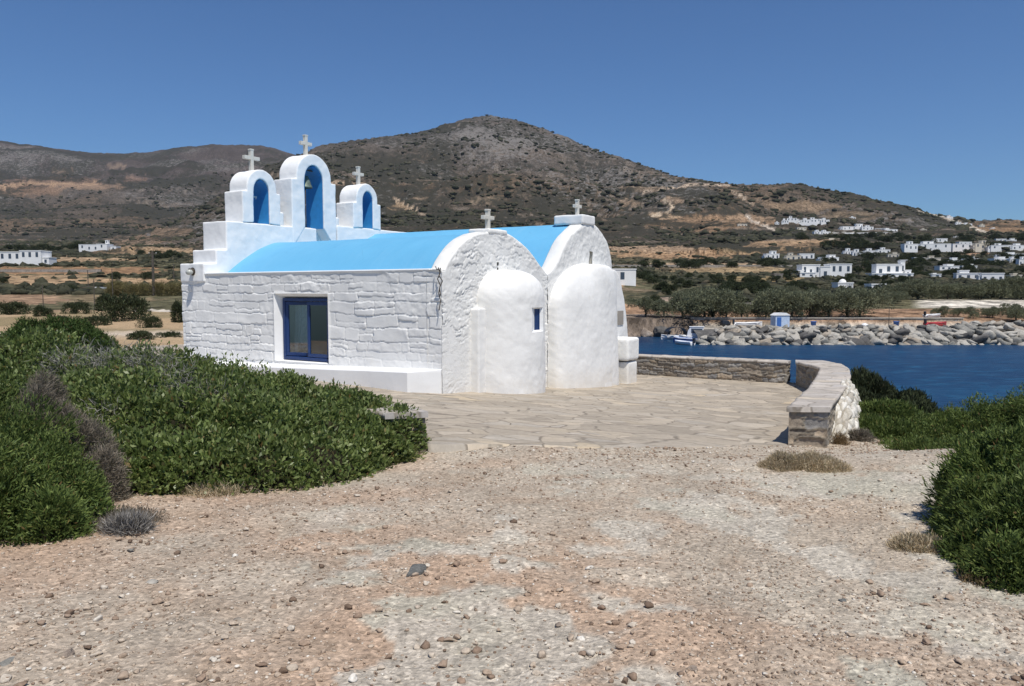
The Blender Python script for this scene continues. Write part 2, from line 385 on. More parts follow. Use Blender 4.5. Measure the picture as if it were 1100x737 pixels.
MAIN = [(-300,300),(60,275),(130,262),(165,250),(200,236),(235,214),(262,200),(290,182),(318,170),(345,160),(380,153),(420,150),(450,146),(475,138),(500,131),(527,128),(548,131),(575,139),(600,147),(640,164),(680,179),(720,190),(760,197),(790,200),(850,199),(885,205),(940,216),(1000,231),(1050,240),(1100,246),(1200,262),(1400,275)]
def far_z(px, D):
    x = (px-CX)/F*D
    n1 = fbm(x/420., D/420., 3, 6); n2 = 1-2*np.abs(fbm(x/650.+5, D/500., 21, 5))
    n3 = fbm(x/95., D/95., 31, 5)
    # lowland profile
    yl = ipl(D, [(60,340),(90,330),(130,318),(180,305),(250,292),(350,282),(500,273),(700,267),(1000,262),(1400,260),(5000,262)])
    yr = ipl(D, [(60,352),(95,349),(110,343),(125,333),(150,322),(200,312),(250,303),(300,296),(400,285),(500,277),(700,262),(900,251),(1200,243),(1600,240),(5000,250)])
    wr = sstep(560, 760, px)
    zl = z_of(yl*(1-wr)+yr*wr, D)
    zl = zl+.006*D*n1*sstep(80, 300, D)+.0025*D*n3*sstep(150,500,D)
    # main mountain and its right hand ridge
    ys = ipl(px, MAIN)-.9*fbm(px/22., px*0, 5, 4)-.0*n1
    Ds = ipl(px, [(-300,1100),(100,1250),(345,1900),(527,2250),(640,2050),(760,1600),(900,1500),(1100,1350),(1400,1200)])
    Db = 560+60*fbm(px/70., px*0, 9, 3)
    t = (D-Db)/(Ds-Db); tt = np.clip(t, 0, 1)
    yb = np.where(px < 560, 268, 268)
    # bench of gentle fields before the steep part on the right
    wrr = sstep(620, 760, px)
    prof = (tt**1.15)*(1-wrr) + wrr*(.42*sstep(0,.45,tt)*.8+.664*np.clip((tt-.3)/.7,0,1)**1.1)
    prof = np.clip(prof, 0, 1)
    ym = yb+(ys-yb)*prof
    env = np.sin(np.pi*np.clip(tt,0,1))**.8
    zm = z_of(ym, D)+env*(.030*D*(n2-.1)*1.15+.020*D*n3)*np.clip((268-ys)/90,0,1)
    zback = z_of(ys, Ds)-(D-Ds)*.30
    zm = np.where(t > 1, zback, zm)
    zm = np.where(t < 0, -999, zm)
    # far range on the left
    yf = ipl(px, SKY)-.8*fbm(px/15., px*0, 15, 4)
    t2 = (D-1500)/(3900-1500); t2c = np.clip(t2, 0, 1)
    zf = z_of(262+(yf-262)*t2c**.85, D)+np.sin(np.pi*t2c)**.8*(.030*D*(n2)*.7+.010*D*n3)
    zf = np.where(t2 > 1, z_of(yf, 3900.)-(D-3900)*.4, zf)
    zf = np.where(t2 < 0, -999, zf)
    return np.maximum(np.maximum(zl, zm), zf)
def shoreD(px):      # far side waterline
    return ipl(px, [(500,120),(640,116),(700,112),(738,112),(750,97),(800,96),(1000,96),(1400,98)])
def nearD(px):       # near side where the islet drops into the sea
    return ipl(px, [(400,60),(600,40),(660,30),(700,29),(800,27),(880,24.5),(930,22),(1000,18.5),(1100,16),(1400,13)])
def height(x, y):
    x = np.asarray(x, float); y = np.asarray(y, float)
    D = np.maximum(y, .3); px = CX+F*x/D
    zn = near_base(x, y)
    zfar = far_z(px, np.maximum(D, 50))
    wl = sstep(48, 75, D)
    land = zn*(1-wl)+zfar*wl
    # sea channel on the right: drop after nearD and rise at shoreD
    ws = sstep(600, 668, px)
    d0 = nearD(px); d1 = shoreD(px)
    down = zn-np.clip((D-d0*.62)/(d0*.9), 0, 4)**1.4*5.0
    down = np.maximum(down, -6.5)
    plat = np.minimum(zfar, ipl(px, [(600,-3.3),(735,-3.3),(750,-3.0),(1400,-2.9)]))
    up = np.where(D < 107, plat, zfar)
    rise = sstep(0, 1, (D-(d1-2.2))/4.4)
    sea_side = down*(1-rise)+up*rise
    sea_side = np.where(D > 126, zfar, np.where(D > 107, np.minimum(zfar, -2.0+ (D-107)*.05), sea_side))
    z = land*(1-ws)+sea_side*ws
    return z
def locate(px, py, dmin=40., dmax=3900.):
    Ds = np.geomspace(dmin, dmax, 1500)
    z = height((px-CX)/F*Ds, Ds)
    row = np.array([proj((px-CX)/F*d, d, zz)[1] for d, zz in zip(Ds, z)])
    idx = np.where(row <= py)[0]
    i = idx[0] if len(idx) else len(Ds)-1
    return float((px-CX)/F*Ds[i]), float(Ds[i]), float(z[i])

# ------------------------------------------------------------------ GROUND (near)
def polar(px0, px1, nc, d0, d1, nr):
    c = np.linspace(px0, px1, nc); r = np.geomspace(d0, d1, nr)
    PX, D = np.meshgrid(c, r); return PX, D, (PX-CX)/F*D
def near_detail(x, y):
    a = fbm(x*1.1, y*1.1, 41, 4)*.035
    b = fbm(x*5, y*5, 45, 4)*.012
    rid = (1-np.abs(fbm(x*1.7+y*.8, y*2.1-x*.4, 61, 4)))**3   # ledges of bedrock
    return a+b*.9+rid*.012
def rockmask(x, y):
    n = fbm(x*.8+3, y*.9, 71, 5); m = fbm(x*3.3, y*3.3, 75, 4); band = np.exp(-((x-.15-.25*(y-4.5))/.9)**2)*.22+np.exp(-((x-1.9)/.7)**2)*.10*(y < 5)
    return sstep(.09, .20, n*.85+.5*m+band)*sstep(-2.4, -.7, x+0*y)*(1-sstep(6.5,9,y)*.7)
def build_ground():
    nc, nr = 1240, 460
    PX, D, X = polar(-560, 1660, nc, .2, 75, nr)
    Z = height(X, D)+near_detail(X, D)*np.where(D < 30, 1, 2.5)
    # step at the terrace edge stays below the paving
    fine = fbm(X*24, D*24, 47, 3)*.006*(1-sstep(12, 20, D)); Z = Z+fine
    me = np_mesh('ground', np.stack([X, D, Z], -1), grid_faces(nr, nc))
    red = np.array([.44,.325,.245]); gry = np.array([.425,.372,.312]); pale = np.array([.50,.46,.395]); rock = np.array([.445,.418,.372]); grn = np.array([.385,.385,.325])
    w = (sstep(-.25, .45, fbm(X*.5+7, D*.7, 81, 5)-.16*(X-.2)*.7-.22*(D-4.6)*.6)*.9)[..., None]
    c = gry*(1-w)+red*w
    br = (sstep(.15,.4, fbm(X*2.1+4, D*2.6, 91, 4))*.35)[..., None]; c = c*(1-br)+np.array([.36,.27,.20])*br
    rm = rockmask(X, D)[..., None]; gm = sstep(.0,.3, fbm(X*1.3, D*1.3, 85, 4))[..., None]
    c = c*(1-rm*.85)+(rock*(1-gm*.6)+grn*gm*.6)*rm*.85*1.08
    pm = (sstep(.30,.42, fbm(X*1.2+20, D*1.6, 95, 5))*sstep(-2.5, 0, X))[..., None]; c = c*(1-pm*.6)+pale*pm*.6
    st = sstep(7.5,10,D)[..., None]*.25; c = c*(1-st)+pale*st*.9
    far = sstep(16, 26, D)[..., None]
    gr = sstep(0, .3, fbm(X*.12, D*.12, 99, 4))[..., None]
    fc = np.array([.40,.30,.195])*(1-gr*.6)+np.array([.17,.15,.08])*gr*.6
    # pale dirt track left of the church
    tr = (np.exp(-((D-(37+.12*(X+16)))/2.6)**2)*sstep(-5, -9, X)*sstep(-26,-20,X))[..., None] if False else np.exp(-((D-39-.25*(X+15))/3.0)**2)[..., None]*(X < -5)[..., None]
    fc = fc*(1-tr)+np.array([.52,.45,.37])*tr
    c = c*(1-far)+fc*far
    c = c*np.array([.99,.955,.895])
    set_col(me, c.reshape(-1, 3))
    o = link('ground', me, M['ground'], smooth=True); tag(o, kind='structure')
build_ground()

# ------------------------------------------------------------------ TERRAIN (fields and hills)
GREENS = [(985,291,150,20,(.06,.062,.036),.4),(800,317,120,13,(.06,.062,.036),.35),(60,321,110,5,(.20,.155,.095),.05),(60,270,110,5,(.06,.062,.036),.3),(860,302,180,4,(.055,.058,.032),.6)]
FIELDS = [ # px, py, half width, half height, colour, scrub
 (60,291,140,5,(.30,.185,.105),-.3), (100,303,130,5,(.40,.275,.165),-.3), (30,297,90,2,(.36,.25,.15),-.3), (60,337,80,5,(.42,.30,.19),-.3), (20,322,60,6,(.30,.20,.13),-.1),
 (165,336,24,5,(.56,.50,.42),-.5), (60,279,90,3,(.34,.24,.15),-.2), (150,270,70,5,(.33,.23,.14),-.15),
 (735,272,80,7,(.34,.22,.13),-.25), (760,240,70,10,(.36,.23,.135),-.2), (860,262,70,5,(.34,.23,.14),-.25), (700,268,60,4,(.33,.23,.15),-.2), (780,290,75,4,(.33,.24,.14),-.25),
 (820,300,60,3,(.34,.25,.13),-.3), (760,284,80,2,(.36,.26,.17),-.25), (740,322,50,3,(.34,.26,.20),-.2), (1075,243,45,7,(.33,.21,.12),-.25), (1040,273,25,3,(.40,.26,.17),-.3),
 (930,288,25,3,(.40,.26,.16),-.3), (600,300,90,12,(.33,.23,.14),-.1), (720,215,14,5,(.38,.27,.18),-.2), (675,217,14,4,(.40,.29,.20),-.2), (712,232,20,4,(.40,.29,.19),-.2), (830,272,60,3,(.32,.22,.13),-.2),
 (800,235,30,5,(.36,.25,.16),-.2),(690,202,26,2.5,(.34,.25,.17),-.15),(860,222,40,6,(.28,.20,.13),-.05),(910,232,40,5,(.24,.18,.12),0),
 (430,222,16,5,(.40,.28,.17),-.3),(450,213,14,3,(.34,.25,.17),-.2),(520,215,20,5,(.30,.23,.16),-.1),(150,258,40,7,(.26,.18,.12),-.1),(190,250,30,6,(.24,.17,.115),-.1),
 (60,196,60,6,(.19,.125,.088),-.1),(20,205,60,7,(.25,.16,.105),-.1),(100,200,40,4,(.31,.21,.14),-.15),(75,184,14,3,(.32,.24,.17),-.1),(150,193,15,4,(.24,.16,.12),-.05),(130,178,12,3,(.27,.2,.15),-.1)]
ROADS = [ # polylines of picture points seen lying on the hillside, width px
 ([(700,232),(716,228),(722,222),(712,214)],2.,(.50,.40,.29)), ([(690,206),(730,200),(745,198),(780,199)],1.8,(.46,.36,.27)), ([(784,205),(800,215),(806,219)],1.6,(.42,.34,.26)),
 ([(800,232),(806,238),(830,247)],2,(.52,.45,.37)), ([(980,226),(1010,233),(1035,242),(1055,250)],2.2,(.50,.44,.36)), ([(885,250),(960,251)],1.3,(.50,.48,.42)), ([(890,257),(915,258)],1.,(.45,.4,.32)),
 ([(345,197),(400,196)],1.5,(.36,.27,.19)), ([(425,213),(460,232),(440,226)],1.5,(.36,.28,.2)), ([(0,200),(40,197),(110,198)],2,(.34,.23,.15))]
def build_terrain():
    nc, nr = 1250, 560
    PX, D, X = polar(-420, 1500, nc, 74.6, 4900, nr)
    Z = height(X, D)
    Z = np.where(D < 75.5, Z-.05, Z)
    fine = fbm(X/9., D/9., 55, 4)*np.clip(D/900., 0, 1)*2.2+fbm(X/30., D/30., 58, 3)*np.clip(D/900., 0, 1)*4
    Z = Z+fine*sstep(110, 500, D)
    me = np_mesh('hills', np.stack([X, D, Z], -1), grid_faces(nr, nc))
    dz = Z-EYE; fw = D*math.cos(PT)-dz*math.sin(PT); PY = CY-F*(D*math.sin(PT)+dz*math.cos(PT))/fw
    n = fbm(X/160., D/160., 63, 5)[..., None]; n2 = fbm(X/60., D/60., 67, 4)[..., None]
    hillc = np.array([.104,.083,.064]); tan = np.array([.16,.115,.078]); gry = np.array([.098,.088,.080]); grn = np.array([.085,.080,.045])
    c = hillc*(1-sstep(.0,.35,n))+tan*sstep(.0,.35,n)
    hi = sstep(120, 380, Z)[..., None]; c = c*(1-hi*.75)+gry*hi*.75
    farl = (sstep(2300, 2900, D))[..., None]; c = c*(1-farl*.7)+(np.array([.078,.062,.058])*(1+.3*n))*farl*.7
    low = (1-sstep(350, 700, D))[..., None]; dry = np.array([.23,.175,.115]); c = c*(1-low*.85)+(grn*1.35*(1-sstep(-.1,.25,n2))+dry*sstep(-.1,.25,n2))*low*.85
    scrub = .55+.20*fbm(X/230., D/230., 73, 5)+.02*sstep(100,400,Z)
    scrub = np.where(D > 2300, scrub-.03, scrub)
    scrub = scrub+.06*sstep(60,0,Z)*sstep(500,900,D)
    rock = .415+.07*sstep(120, 380, Z)+.22*fbm(X/260., D/260., 77, 5)-.05*(D > 2350); rock = np.where(D < 500, .2, rock)
    scrub = scrub-.26*(1-sstep(220, 460, D))
    wob = fbm(PX/9., PY/2.5, 83, 4)
    for (fx, fy, rx, ry, fc, sb) in GREENS+FIELDS:
        q = ((PX-fx)/rx)**2+((PY-fy)/ry)**2+wob*.8
        m = 1-sstep(.65, 1.0, q)
        if fy < 262: m = m*.62
        c = c*(1-m[..., None])+np.array(fc)*m[..., None]
        scrub = scrub+m*sb*.55; rock = rock-m*.3
    for pts, w, rc in ROADS:
        best = np.full(PX.shape, 1e9)
        for (x0, y0), (x1, y1) in zip(pts[:-1], pts[1:]):
            L = (x1-x0)**2+(y1-y0)**2; tt = np.clip(((PX-x0)*(x1-x0)+(PY-y0)*(y1-y0))/L, 0, 1)
            best = np.minimum(best, np.hypot(PX-x0-tt*(x1-x0), PY-y0-tt*(y1-y0)))
        m = 1-sstep(w*.4, w*.8, best+wob*.5); c = c*(1-m[..., None])+np.array(rc)*m[..., None]; scrub = scrub-m*.6; rock = rock-m*.3
    ln = np.sin(Z*.62+2.2*fbm(X/110., D/110., 121, 3)); tm = sstep(-.05,.25,fbm(X/210.+9, D/210., 125, 4))*sstep(500,700,D)*(1-sstep(2300,2600,D)); k_ = (tm*sstep(.72,.95,ln))[..., None]
    c = c*(1-k_*.6)+np.array([.21,.175,.14])*k_*.6; scrub = scrub-k_[..., 0]*.12; k2 = (tm*sstep(.5,.9,-ln))[..., None]; c = c*(1-k2*.3)
    # beach of pale sand right, quay apron, red soil under the tamarisks
    be = (sstep(975, 1000, PX)*(PX < 1180)*sstep(128, 132, D)*(1-sstep(146, 152, D)))[..., None]; c = c*(1-be)+np.array([.58,.53,.45])*be; scrub = scrub-be[..., 0]
    q = ((D < 107)*(PX > 640))[..., None]; c = np.where(q, np.array([.40,.36,.30]), c); scrub = scrub-q[..., 0]*1.0; rock = rock-q[..., 0]
    rs = ((D >= 107)*(D < 127)*(PX > 640))[..., None]; c = np.where(rs, np.array([.30,.19,.12])*(1+.4*n2), c); scrub = scrub-rs[..., 0]*.5; rock = rock-rs[..., 0]
    sh = ((D >= 106)*(D < 116)*(PX < 745)*(PX > 600))[..., None]; c = np.where(sh, np.array([.22,.175,.14])*(1+.5*n2), c); rock = rock+sh[..., 0]*.35
    set_col(me, np.clip(c, 0.01, 1).reshape(-1, 3))
    par = np.stack([scrub, rock, scrub*0], -1); set_col(me, np.clip(par, 0, 1).reshape(-1, 3), 'Par')
    o = link('hills', me, M['terrain'], smooth=True); tag(o, kind='structure')
build_terrain()
# sea
me = np_mesh('sea', [(-60,10,SEA),(220,10,SEA),(220,140,SEA),(-60,140,SEA)], [(0,1,2,3)])
tag(link('sea', me, M['sea']), kind='structure')

# ------------------------------------------------------------------ MASONRY
def coursed(s, z, seed, hmin, hmax, wmin, wmax, warp=.03, round_=.03):
    """returns (distance to joint, stone id hash 0..1, second hash)"""
    rs = np.random.default_rng(seed)
    s2 = s+warp*fbm(s*3.1, z*3.1, seed+1, 3)+warp*.5*fbm(s*11, z*11, seed+2, 2)
    z2 = z+warp*1.2*fbm(s*1.7+9, z*2.0, seed+3, 3)+warp*.4*fbm(s*10+3, z*10, seed+4, 2)
    z0 = z.min()-.5; edges = [z0]
    while edges[-1] < z.max()+.5: edges.append(edges[-1]+rs.uniform(hmin, hmax))
    edges = np.array(edges); r = np.clip(np.searchsorted(edges, z2)-1, 0, len(edges)-2)
    d = np.full(s.shape, 1.0); h1 = np.zeros(s.shape); h2 = np.zeros(s.shape); h3 = np.zeros(s.shape)
    for k in range(len(edges)-1):
        m = r == k
        if not m.any(): continue
        x = [s.min()-1.0]
        while x[-1] < s.max()+1.0: x.append(x[-1]+rs.uniform(wmin, wmax)*(1.0 if rs.random() > .25 else .5))
        x = np.array(x); i = np.clip(np.searchsorted(x, s2[m])-1, 0, len(x)-2)
        dx = np.minimum(s2[m]-x[i], x[i+1]-s2[m]); dz = np.minimum(z2[m]-edges[k], edges[k+1]-z2[m])
        sub = rs.random(len(x)); cut = edges[k]+(edges[k+1]-edges[k])*(.35+.3*rs.random(len(x)))
        sp = (sub[i] < .3) & (edges[k+1]-edges[k] > hmin*1.25)
        dz = np.where(sp, np.minimum(dz, np.abs(z2[m]-cut[i])), dz)
        up = sp & (z2[m] > cut[i])
        a = rs.random((len(x), 2)); b = rs.random((len(x), 2)); c = rs.random((len(x), 2)); ui = up.astype(int)
        rr = round_
        dd = np.where((dx < rr) & (dz < rr), rr-np.hypot(rr-np.minimum(dx, rr), rr-np.minimum(dz, rr)), np.minimum(dx, dz))
        d[m] = np.maximum(dd, 0); h1[m] = a[i, ui]; h2[m] = b[i, ui]; h3[m] = c[i, ui]
    return d, h1, h2, h3
def rubble(s, z, seed, cw, ch):
    """irregular voronoi stones; returns distance to joint and hashes"""
    s = s+.04*fbm(s*4, z*4, seed, 3); z = z+.04*fbm(s*4+5, z*4, seed+1, 3)
    a = s/cw; b = z/ch; ia = np.floor(a).astype(np.int64); ib = np.floor(b).astype(np.int64)
    f1 = np.full(s.shape, 9.); f2 = np.full(s.shape, 9.); h1 = np.zeros(s.shape); h2 = np.zeros(s.shape); h3 = np.zeros(s.shape)
    for i in (-2,-1,0,1,2):
        for j in (-2,-1,0,1,2):
            ca = ia+i; cb = ib+j
            x = ca+.1+.8*_h(ca, cb, seed+7)+.5*(cb & 1); y = cb+.1+.8*_h(ca, cb, seed+9)
            dd = np.hypot(a-x, b-y); new = dd < f1
            f2 = np.where(new, f1, np.minimum(f2, dd)); f1 = np.where(new, dd, f1)
            h1 = np.where(new, _h(ca, cb, seed+11), h1); h2 = np.where(new, _h(ca, cb, seed+13), h2); h3 = np.where(new, _h(ca, cb, seed+15), h3)
    return (f2-f1)*.5*min(cw, ch), h1, h2, h3
STONE_PAL = np.array([(.17,.15,.13),(.24,.205,.17),(.30,.25,.195),(.21,.20,.19),(.36,.29,.215),(.27,.255,.235),(.19,.155,.12)])
def stone_cols(h, d, mortar=(.27,.235,.185), jw=.012, pal=STONE_PAL, gain=1.0):
    c = pal[(h*len(pal)).astype(int) % len(pal)]*gain
    m = sstep(jw*.5, jw*1.5, d)[..., None]
    return np.array(mortar)*(1-m)+c*m
def relief(d, h1, h2, h3, s, z, depth, jw, rough, seed):
    base = sstep(0, jw, d)*(.35+.65*h1)*depth
    tilt = (h2-.5)*.35*depth*np.sin(s*5+h3*9)
    rg = np.where(h3 > .55, 1.0, .25)
    n = fbm(s*14, z*14, seed, 4)*rough*rg+fbm(s*5+h1*40, z*5+h2*30, seed+5, 3)*rough*1.2*rg
    return base+(tilt+n)*sstep(0, jw*1.5, d)

# ------------------------------------------------------------------ CHURCH
church = empty('church', (AX, AY, 0), TH)
tag(church, 'whitewashed twin-nave seaside chapel with pale blue barrel roofs and three bell arches on paved terrace', 'church')
GB = -1.0   # wall feet run below the paving
# window opening on side wall in (u,z)
WU0, WU1, WZ0, WZ1 = -4.72, -3.03, .42, 1.93
def side_wall():
    s = np.unique(np.concatenate([np.arange(-8.05, .001, .0165), [WU0, WU1, 0.0]])); z = np.unique(np.concatenate([np.arange(GB, 2.40, .0165), [WZ0, WZ1, 2.40]]))
    S, Z = np.meshgrid(s, z)
    d, a, b, c = coursed(S, Z, 5, .11, .29, .22, 1.0, .042, .035)
    big = (b > .45)
    dep = relief(d, a, b, c, S, Z, .029, .013, .007, 50)*(.5+.5*sstep(-.35,.1,fbm(S*1.1,Z*1.4,59,3)))
    dep += .012*fbm(S*.9, Z*.9, 57, 3)
    edge = np.minimum(np.minimum(np.abs(S-WU0), np.abs(S-WU1))+10*((Z < WZ0)|(Z > WZ1)), np.minimum(np.abs(Z-WZ0), np.abs(Z-WZ1))+10*((S < WU0)|(S > WU1)))
    fr = sstep(.0, .07, edge); fr2 = sstep(0, .05, 2.40-Z)
    dep = dep*fr*fr2+.03*(1-fr)+.035*(1-fr2)
    dep = dep*sstep(0, .04, -S)+.0
    P = np.stack([S, -dep+.02, Z], -1)
    cs = (S[:-1,:-1]+S[1:,1:])/2; cz = (Z[:-1,:-1]+Z[1:,1:])/2
    mask = ~((cs > WU0) & (cs < WU1) & (cz > WZ0) & (cz < WZ1))
    V = P.reshape(-1, 3); Fq = grid_faces(len(z), len(s), mask)
    me = np_mesh('stone_wall', V, Fq); o = link('stone_wall', me, M['white'], church, smooth=True)
    o['label'] = 'whitewashed rubble masonry side wall with the window'
    # core behind, with the opening, and its reveals
    b = MB(); y0, y1 = .045, .62
    b.box(-8.05, WU0-.0, y0, y1, GB, 2.395).box(WU1, 0, y0, y1, GB, 2.395).box(WU0, WU1, y0, y1, GB, WZ0).box(WU0, WU1, y0, y1, WZ1, 2.395)
    b.build('wall_core', M['white'], o)
    # splayed plaster reveal
    iu0, iu1, iz0, iz1, yd = -4.60, -3.06, .44, 1.84, .20
    r = MB(); of = [(WU0,-.012,WZ0),(WU1,-.012,WZ0),(WU1,-.012,WZ1),(WU0,-.012,WZ1)]; inn = [(iu0,yd,iz0),(iu1,yd,iz0),(iu1,yd,iz1),(iu0,yd,iz1)]
    bk = [(iu0,.60,iz0),(iu1,.60,iz0),(iu1,.60,iz1),(iu0,.60,iz1)]
    r.add(of+inn+bk, [(0,1,5,4),(1,2,6,5),(2,3,7,6),(3,0,4,7),(4,5,9,8),(5,6,10,9),(6,7,11,10),(7,4,8,11)])
    r.build('window_reveal', M['white_clean'], o)
    return o
sw = side_wall()
# window: frame, two casements, glazing, curtains
win = MB()
U0, U1, Z0, Z1 = -4.58, -3.07, .45, 1.83; y = .12
t = .07
for bx in ((U0,U1,Z0,Z0+t),(U0,U1,Z1-t,Z1),(U0,U0+t,Z0+t,Z1-t),(U1-t,U1,Z0+t,Z1-t)): win.box(bx[0], bx[1], y, y+.09, bx[2], bx[3])
wf = win.build('window', M['navy'], church, bevel=.008); wf['label'] = 'dark blue double casement window, left sash slightly ajar'
mid = (U0+U1)/2
def casement(x0, x1, ang, hinge):
    w = x1-x0; b = MB(); t2 = .075
    for bx in ((0,w,0,t2),(0,w,1.22-t2,1.22),(0,t2,t2,1.22-t2),(w-t2,w,t2,1.22-t2)): b.box(bx[0], bx[1], 0, .05, bx[2], bx[3])
    for q in b.V[:0]: pass
    if hinge == 'r': b.V = [(vx-w, vy, vz) for vx, vy, vz in b.V]
    o = b.build('casement', M['navy'], wf, bevel=.006); o.location = (x0 if hinge == 'l' else x1, y+.015, Z0+.08); o.rotation_euler = (0,0,math.radians(ang))
    g = MB(); g.box(t2-w*(hinge=='r'), w-t2-w*(hinge=='r'), .02, .026, t2, 1.22-t2); go = g.build('glass', M['glass'], wf); go.location = o.location; go.rotation_euler = o.rotation_euler
    return o
casement(U0+.075, mid-.003, 14, 'l'); casement(mid+.003, U1-.075, 0, 'r')
def curtain(x0, x1, z0, z1, amp, yy, slant=0):
    s = np.linspace(0, 1, 60); z = np.linspace(0, 1, 30); S, Z = np.meshgrid(s, z)
    X = x0+(x1-x0)*S+slant*(Z-.5); Zz = z0+(z1-z0)*Z+.015*np.sin(S*40)*(Z < .05)
    Y = yy+amp*np.sin(S*30+2*Z)+amp*.4*np.sin(S*71)
    me = np_mesh('curtain', np.stack([X, Y, Zz], -1), grid_faces(30, 60)); return link('curtain', me, M['curtain'], wf, smooth=True)
curtain(-4.34, -3.88, .80, 1.80, .012, .34); curtain(-3.76, -3.12, .84, 1.80, .012, .26); curtain(-4.46,-4.34,.5,1.80,.015,.36,.10)
b = MB(); b.box(-4.4,-3.1,.62,.66,.45,.80); b.build('inner_shelf', M['wood_in'], wf)
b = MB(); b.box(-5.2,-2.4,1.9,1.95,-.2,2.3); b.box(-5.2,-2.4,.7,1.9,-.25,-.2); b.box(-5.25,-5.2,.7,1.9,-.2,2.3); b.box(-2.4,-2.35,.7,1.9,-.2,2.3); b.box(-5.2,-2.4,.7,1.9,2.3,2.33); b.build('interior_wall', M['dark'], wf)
# bench along the wall with oblique end
bt = lambda u: .465+.027*u
sb = []
def bench():
    n = 60; V = []; Fs = []
    us = np.linspace(-8.1, -.48, n)
    for u in us:
        w = .012*math.sin(u*3.1)
        zt = bt(u)
        V += [(u, -.46+w*.5, GB), (u, -.46+w, zt-.03), (u, -.435+w, zt+.0), (u, .03, zt+.012)]
    u = -.01; V += [(u,-.005,GB),(u,-.005,.43),(u,.0,.465),(u,.03,.475)]
    for i in range(n):
        for k in range(3): a = i*4+k; Fs.append((a, a+1, a+5, a+4))
    Fs.append((0,3,2,1))
    me = py_mesh('bench', V, Fs); import bmesh
    bm = bmesh.new(); bm.from_mesh(me); bmesh.ops.recalc_face_normals(bm, faces=bm.faces); bm.to_mesh(me); bm.free()
    o = link('bench', me, M['white_clean'], church); o['label'] = 'smooth white masonry bench along the side wall'
bench()
# gables
def catmull(pts, n=12):
    P = [np.array(p, float) for p in pts]; P = [2*P[0]-P[1]]+P+[2*P[-1]-P[-2]]; out = []
    for i in range(1, len(P)-2):
        for k in range(n):
            t = k/n; p0,p1,p2,p3 = P[i-1:i+3]
            out.append(.5*((2*p1)+(-p0+p2)*t+(2*p0-5*p1+4*p2-p3)*t*t+(-p0+3*p1-3*p2+p3)*t**3))
    out.append(P[-2]); return np.array(out)
G1 = catmull([(.10,2.40),(.33,2.67),(.70,2.96),(1.13,3.14),(1.6,3.225),(2.1,3.25),(2.6,3.19),(3.28,2.93),(3.80,2.60),(4.14,2.40)])
G2 = catmull([(4.14,2.40),(4.50,2.60),(5.08,3.22),(5.62,3.55),(6.15,3.76),(6.65,3.75),(7.05,3.61),(7.50,3.30),(7.74,2.85),(7.82,2.35)])
def gable(name, prof, v0, v1, mat, kind, th, lab, holes=()):
    s = np.arange(v0, v1+.001, .018); top = np.interp(s, prof[:, 0], prof[:, 1])
    nz = 230; tz = np.linspace(0, 1, nz); S, T = np.meshgrid(s, tz); Z = GB+T*(top[None, :]-GB)
    if kind == 'rubble':
        d, a, b_, c = coursed(S, Z, 17, .10, .24, .14, .5, .15, .05); dep = relief(d, a, b_, c*.6+.4, S, Z, .019, .018, .009, 60)*(.3+.7*sstep(-.3,.15,fbm(S*1.3,Z*1.3,64,3)))
        dep += .012*fbm(S*1.2, Z*1.2, 66, 3)
    else:
        dep = .016*fbm(S*9, Z*9, 67, 4)+.02*fbm(S*2.2, Z*2.2, 68, 3)+.02
    e = np.minimum(top[None, :]-Z, 9); k = sstep(0, .10, e); dep = dep*(.25+.75*k)-.03*(1-sstep(0, .035, e))
    V = np.stack([dep, S, Z], -1); n = len(s)
    ms = (S[:-1,:-1]+S[1:,1:])/2; mz = (Z[:-1,:-1]+Z[1:,1:])/2; mask = np.ones(ms.shape, bool)
    for (a0, a1, c0, c1) in holes: mask &= ~((ms > a0) & (ms < a1) & (mz > c0) & (mz < c1))
    Fq = [grid_faces(nz, n, mask)]
    base = nz*n
    ring = V[-1].copy(); rows = [ring]
    for q, uu, dz in ((1, -.03, .004), (2, -th+.03, .0), (3, -th, -.03)):
        r2 = ring.copy(); r2[:, 0] = uu+.006*fbm(s*4, s*0+q, 69, 3); r2[:, 2] += dz+.008*fbm(s*5, s*0+q, 72, 3); rows.append(r2)
    r2 = ring.copy(); r2[:, 0] = -th; r2[:, 2] = GB; rows.append(r2)
    A = np.concatenate([V.reshape(-1, 3)]+rows[1:]); 
    prev = np.arange((nz-1)*n, nz*n)
    for k2 in range(4):
        cur = np.arange(base+k2*n, base+(k2+1)*n); Fq.append(np.stack([prev[:-1], prev[1:], cur[1:], cur[:-1]], -1)); prev = cur
    me = np_mesh(name, A, np.concatenate(Fq))
    o = link(name, me, mat, church, smooth=True); o['label'] = lab
    for (a0, a1, c0, c1) in holes:
        b = MB(); q = .02
        b.add([(.0,a0-q,c0-q),(.0,a1+q,c0-q),(.0,a1+q,c1+q),(.0,a0-q,c1+q),(-.14,a0-q,c0-q),(-.14,a1+q,c0-q),(-.14,a1+q,c1+q),(-.14,a0-q,c1+q)],[(4,5,6,7),(0,1,5,4),(1,2,6,5),(2,3,7,6),(3,0,4,7)])
        b.build('niche', M['marble'], o)
    return o
g1 = gable('gable_wall', G1, 0.0, 4.14, M['white_rough'], 'rubble', .36, 'rounded rubble gable of the near nave', [(1.93,2.02,2.53,2.60),(1.95,2.0,2.44,2.49)])
g2 = gable('gable_wall', G2, 4.14, 7.82, M['white_rough'], 'plaster', .36, 'taller rounded pebbledash gable of the far nave', [(6.36,6.56,2.60,3.02)])
b = MB(); b.box(-8.05, -.02, 7.42, 7.80, GB, 2.42); b.build('rear_wall', M['white'], church, bevel=.03)
b = MB(); b.box(-8.04,-7.6,0.05,7.41,GB,2.5); b.build('west_wall', M['white'], church, bevel=.03)
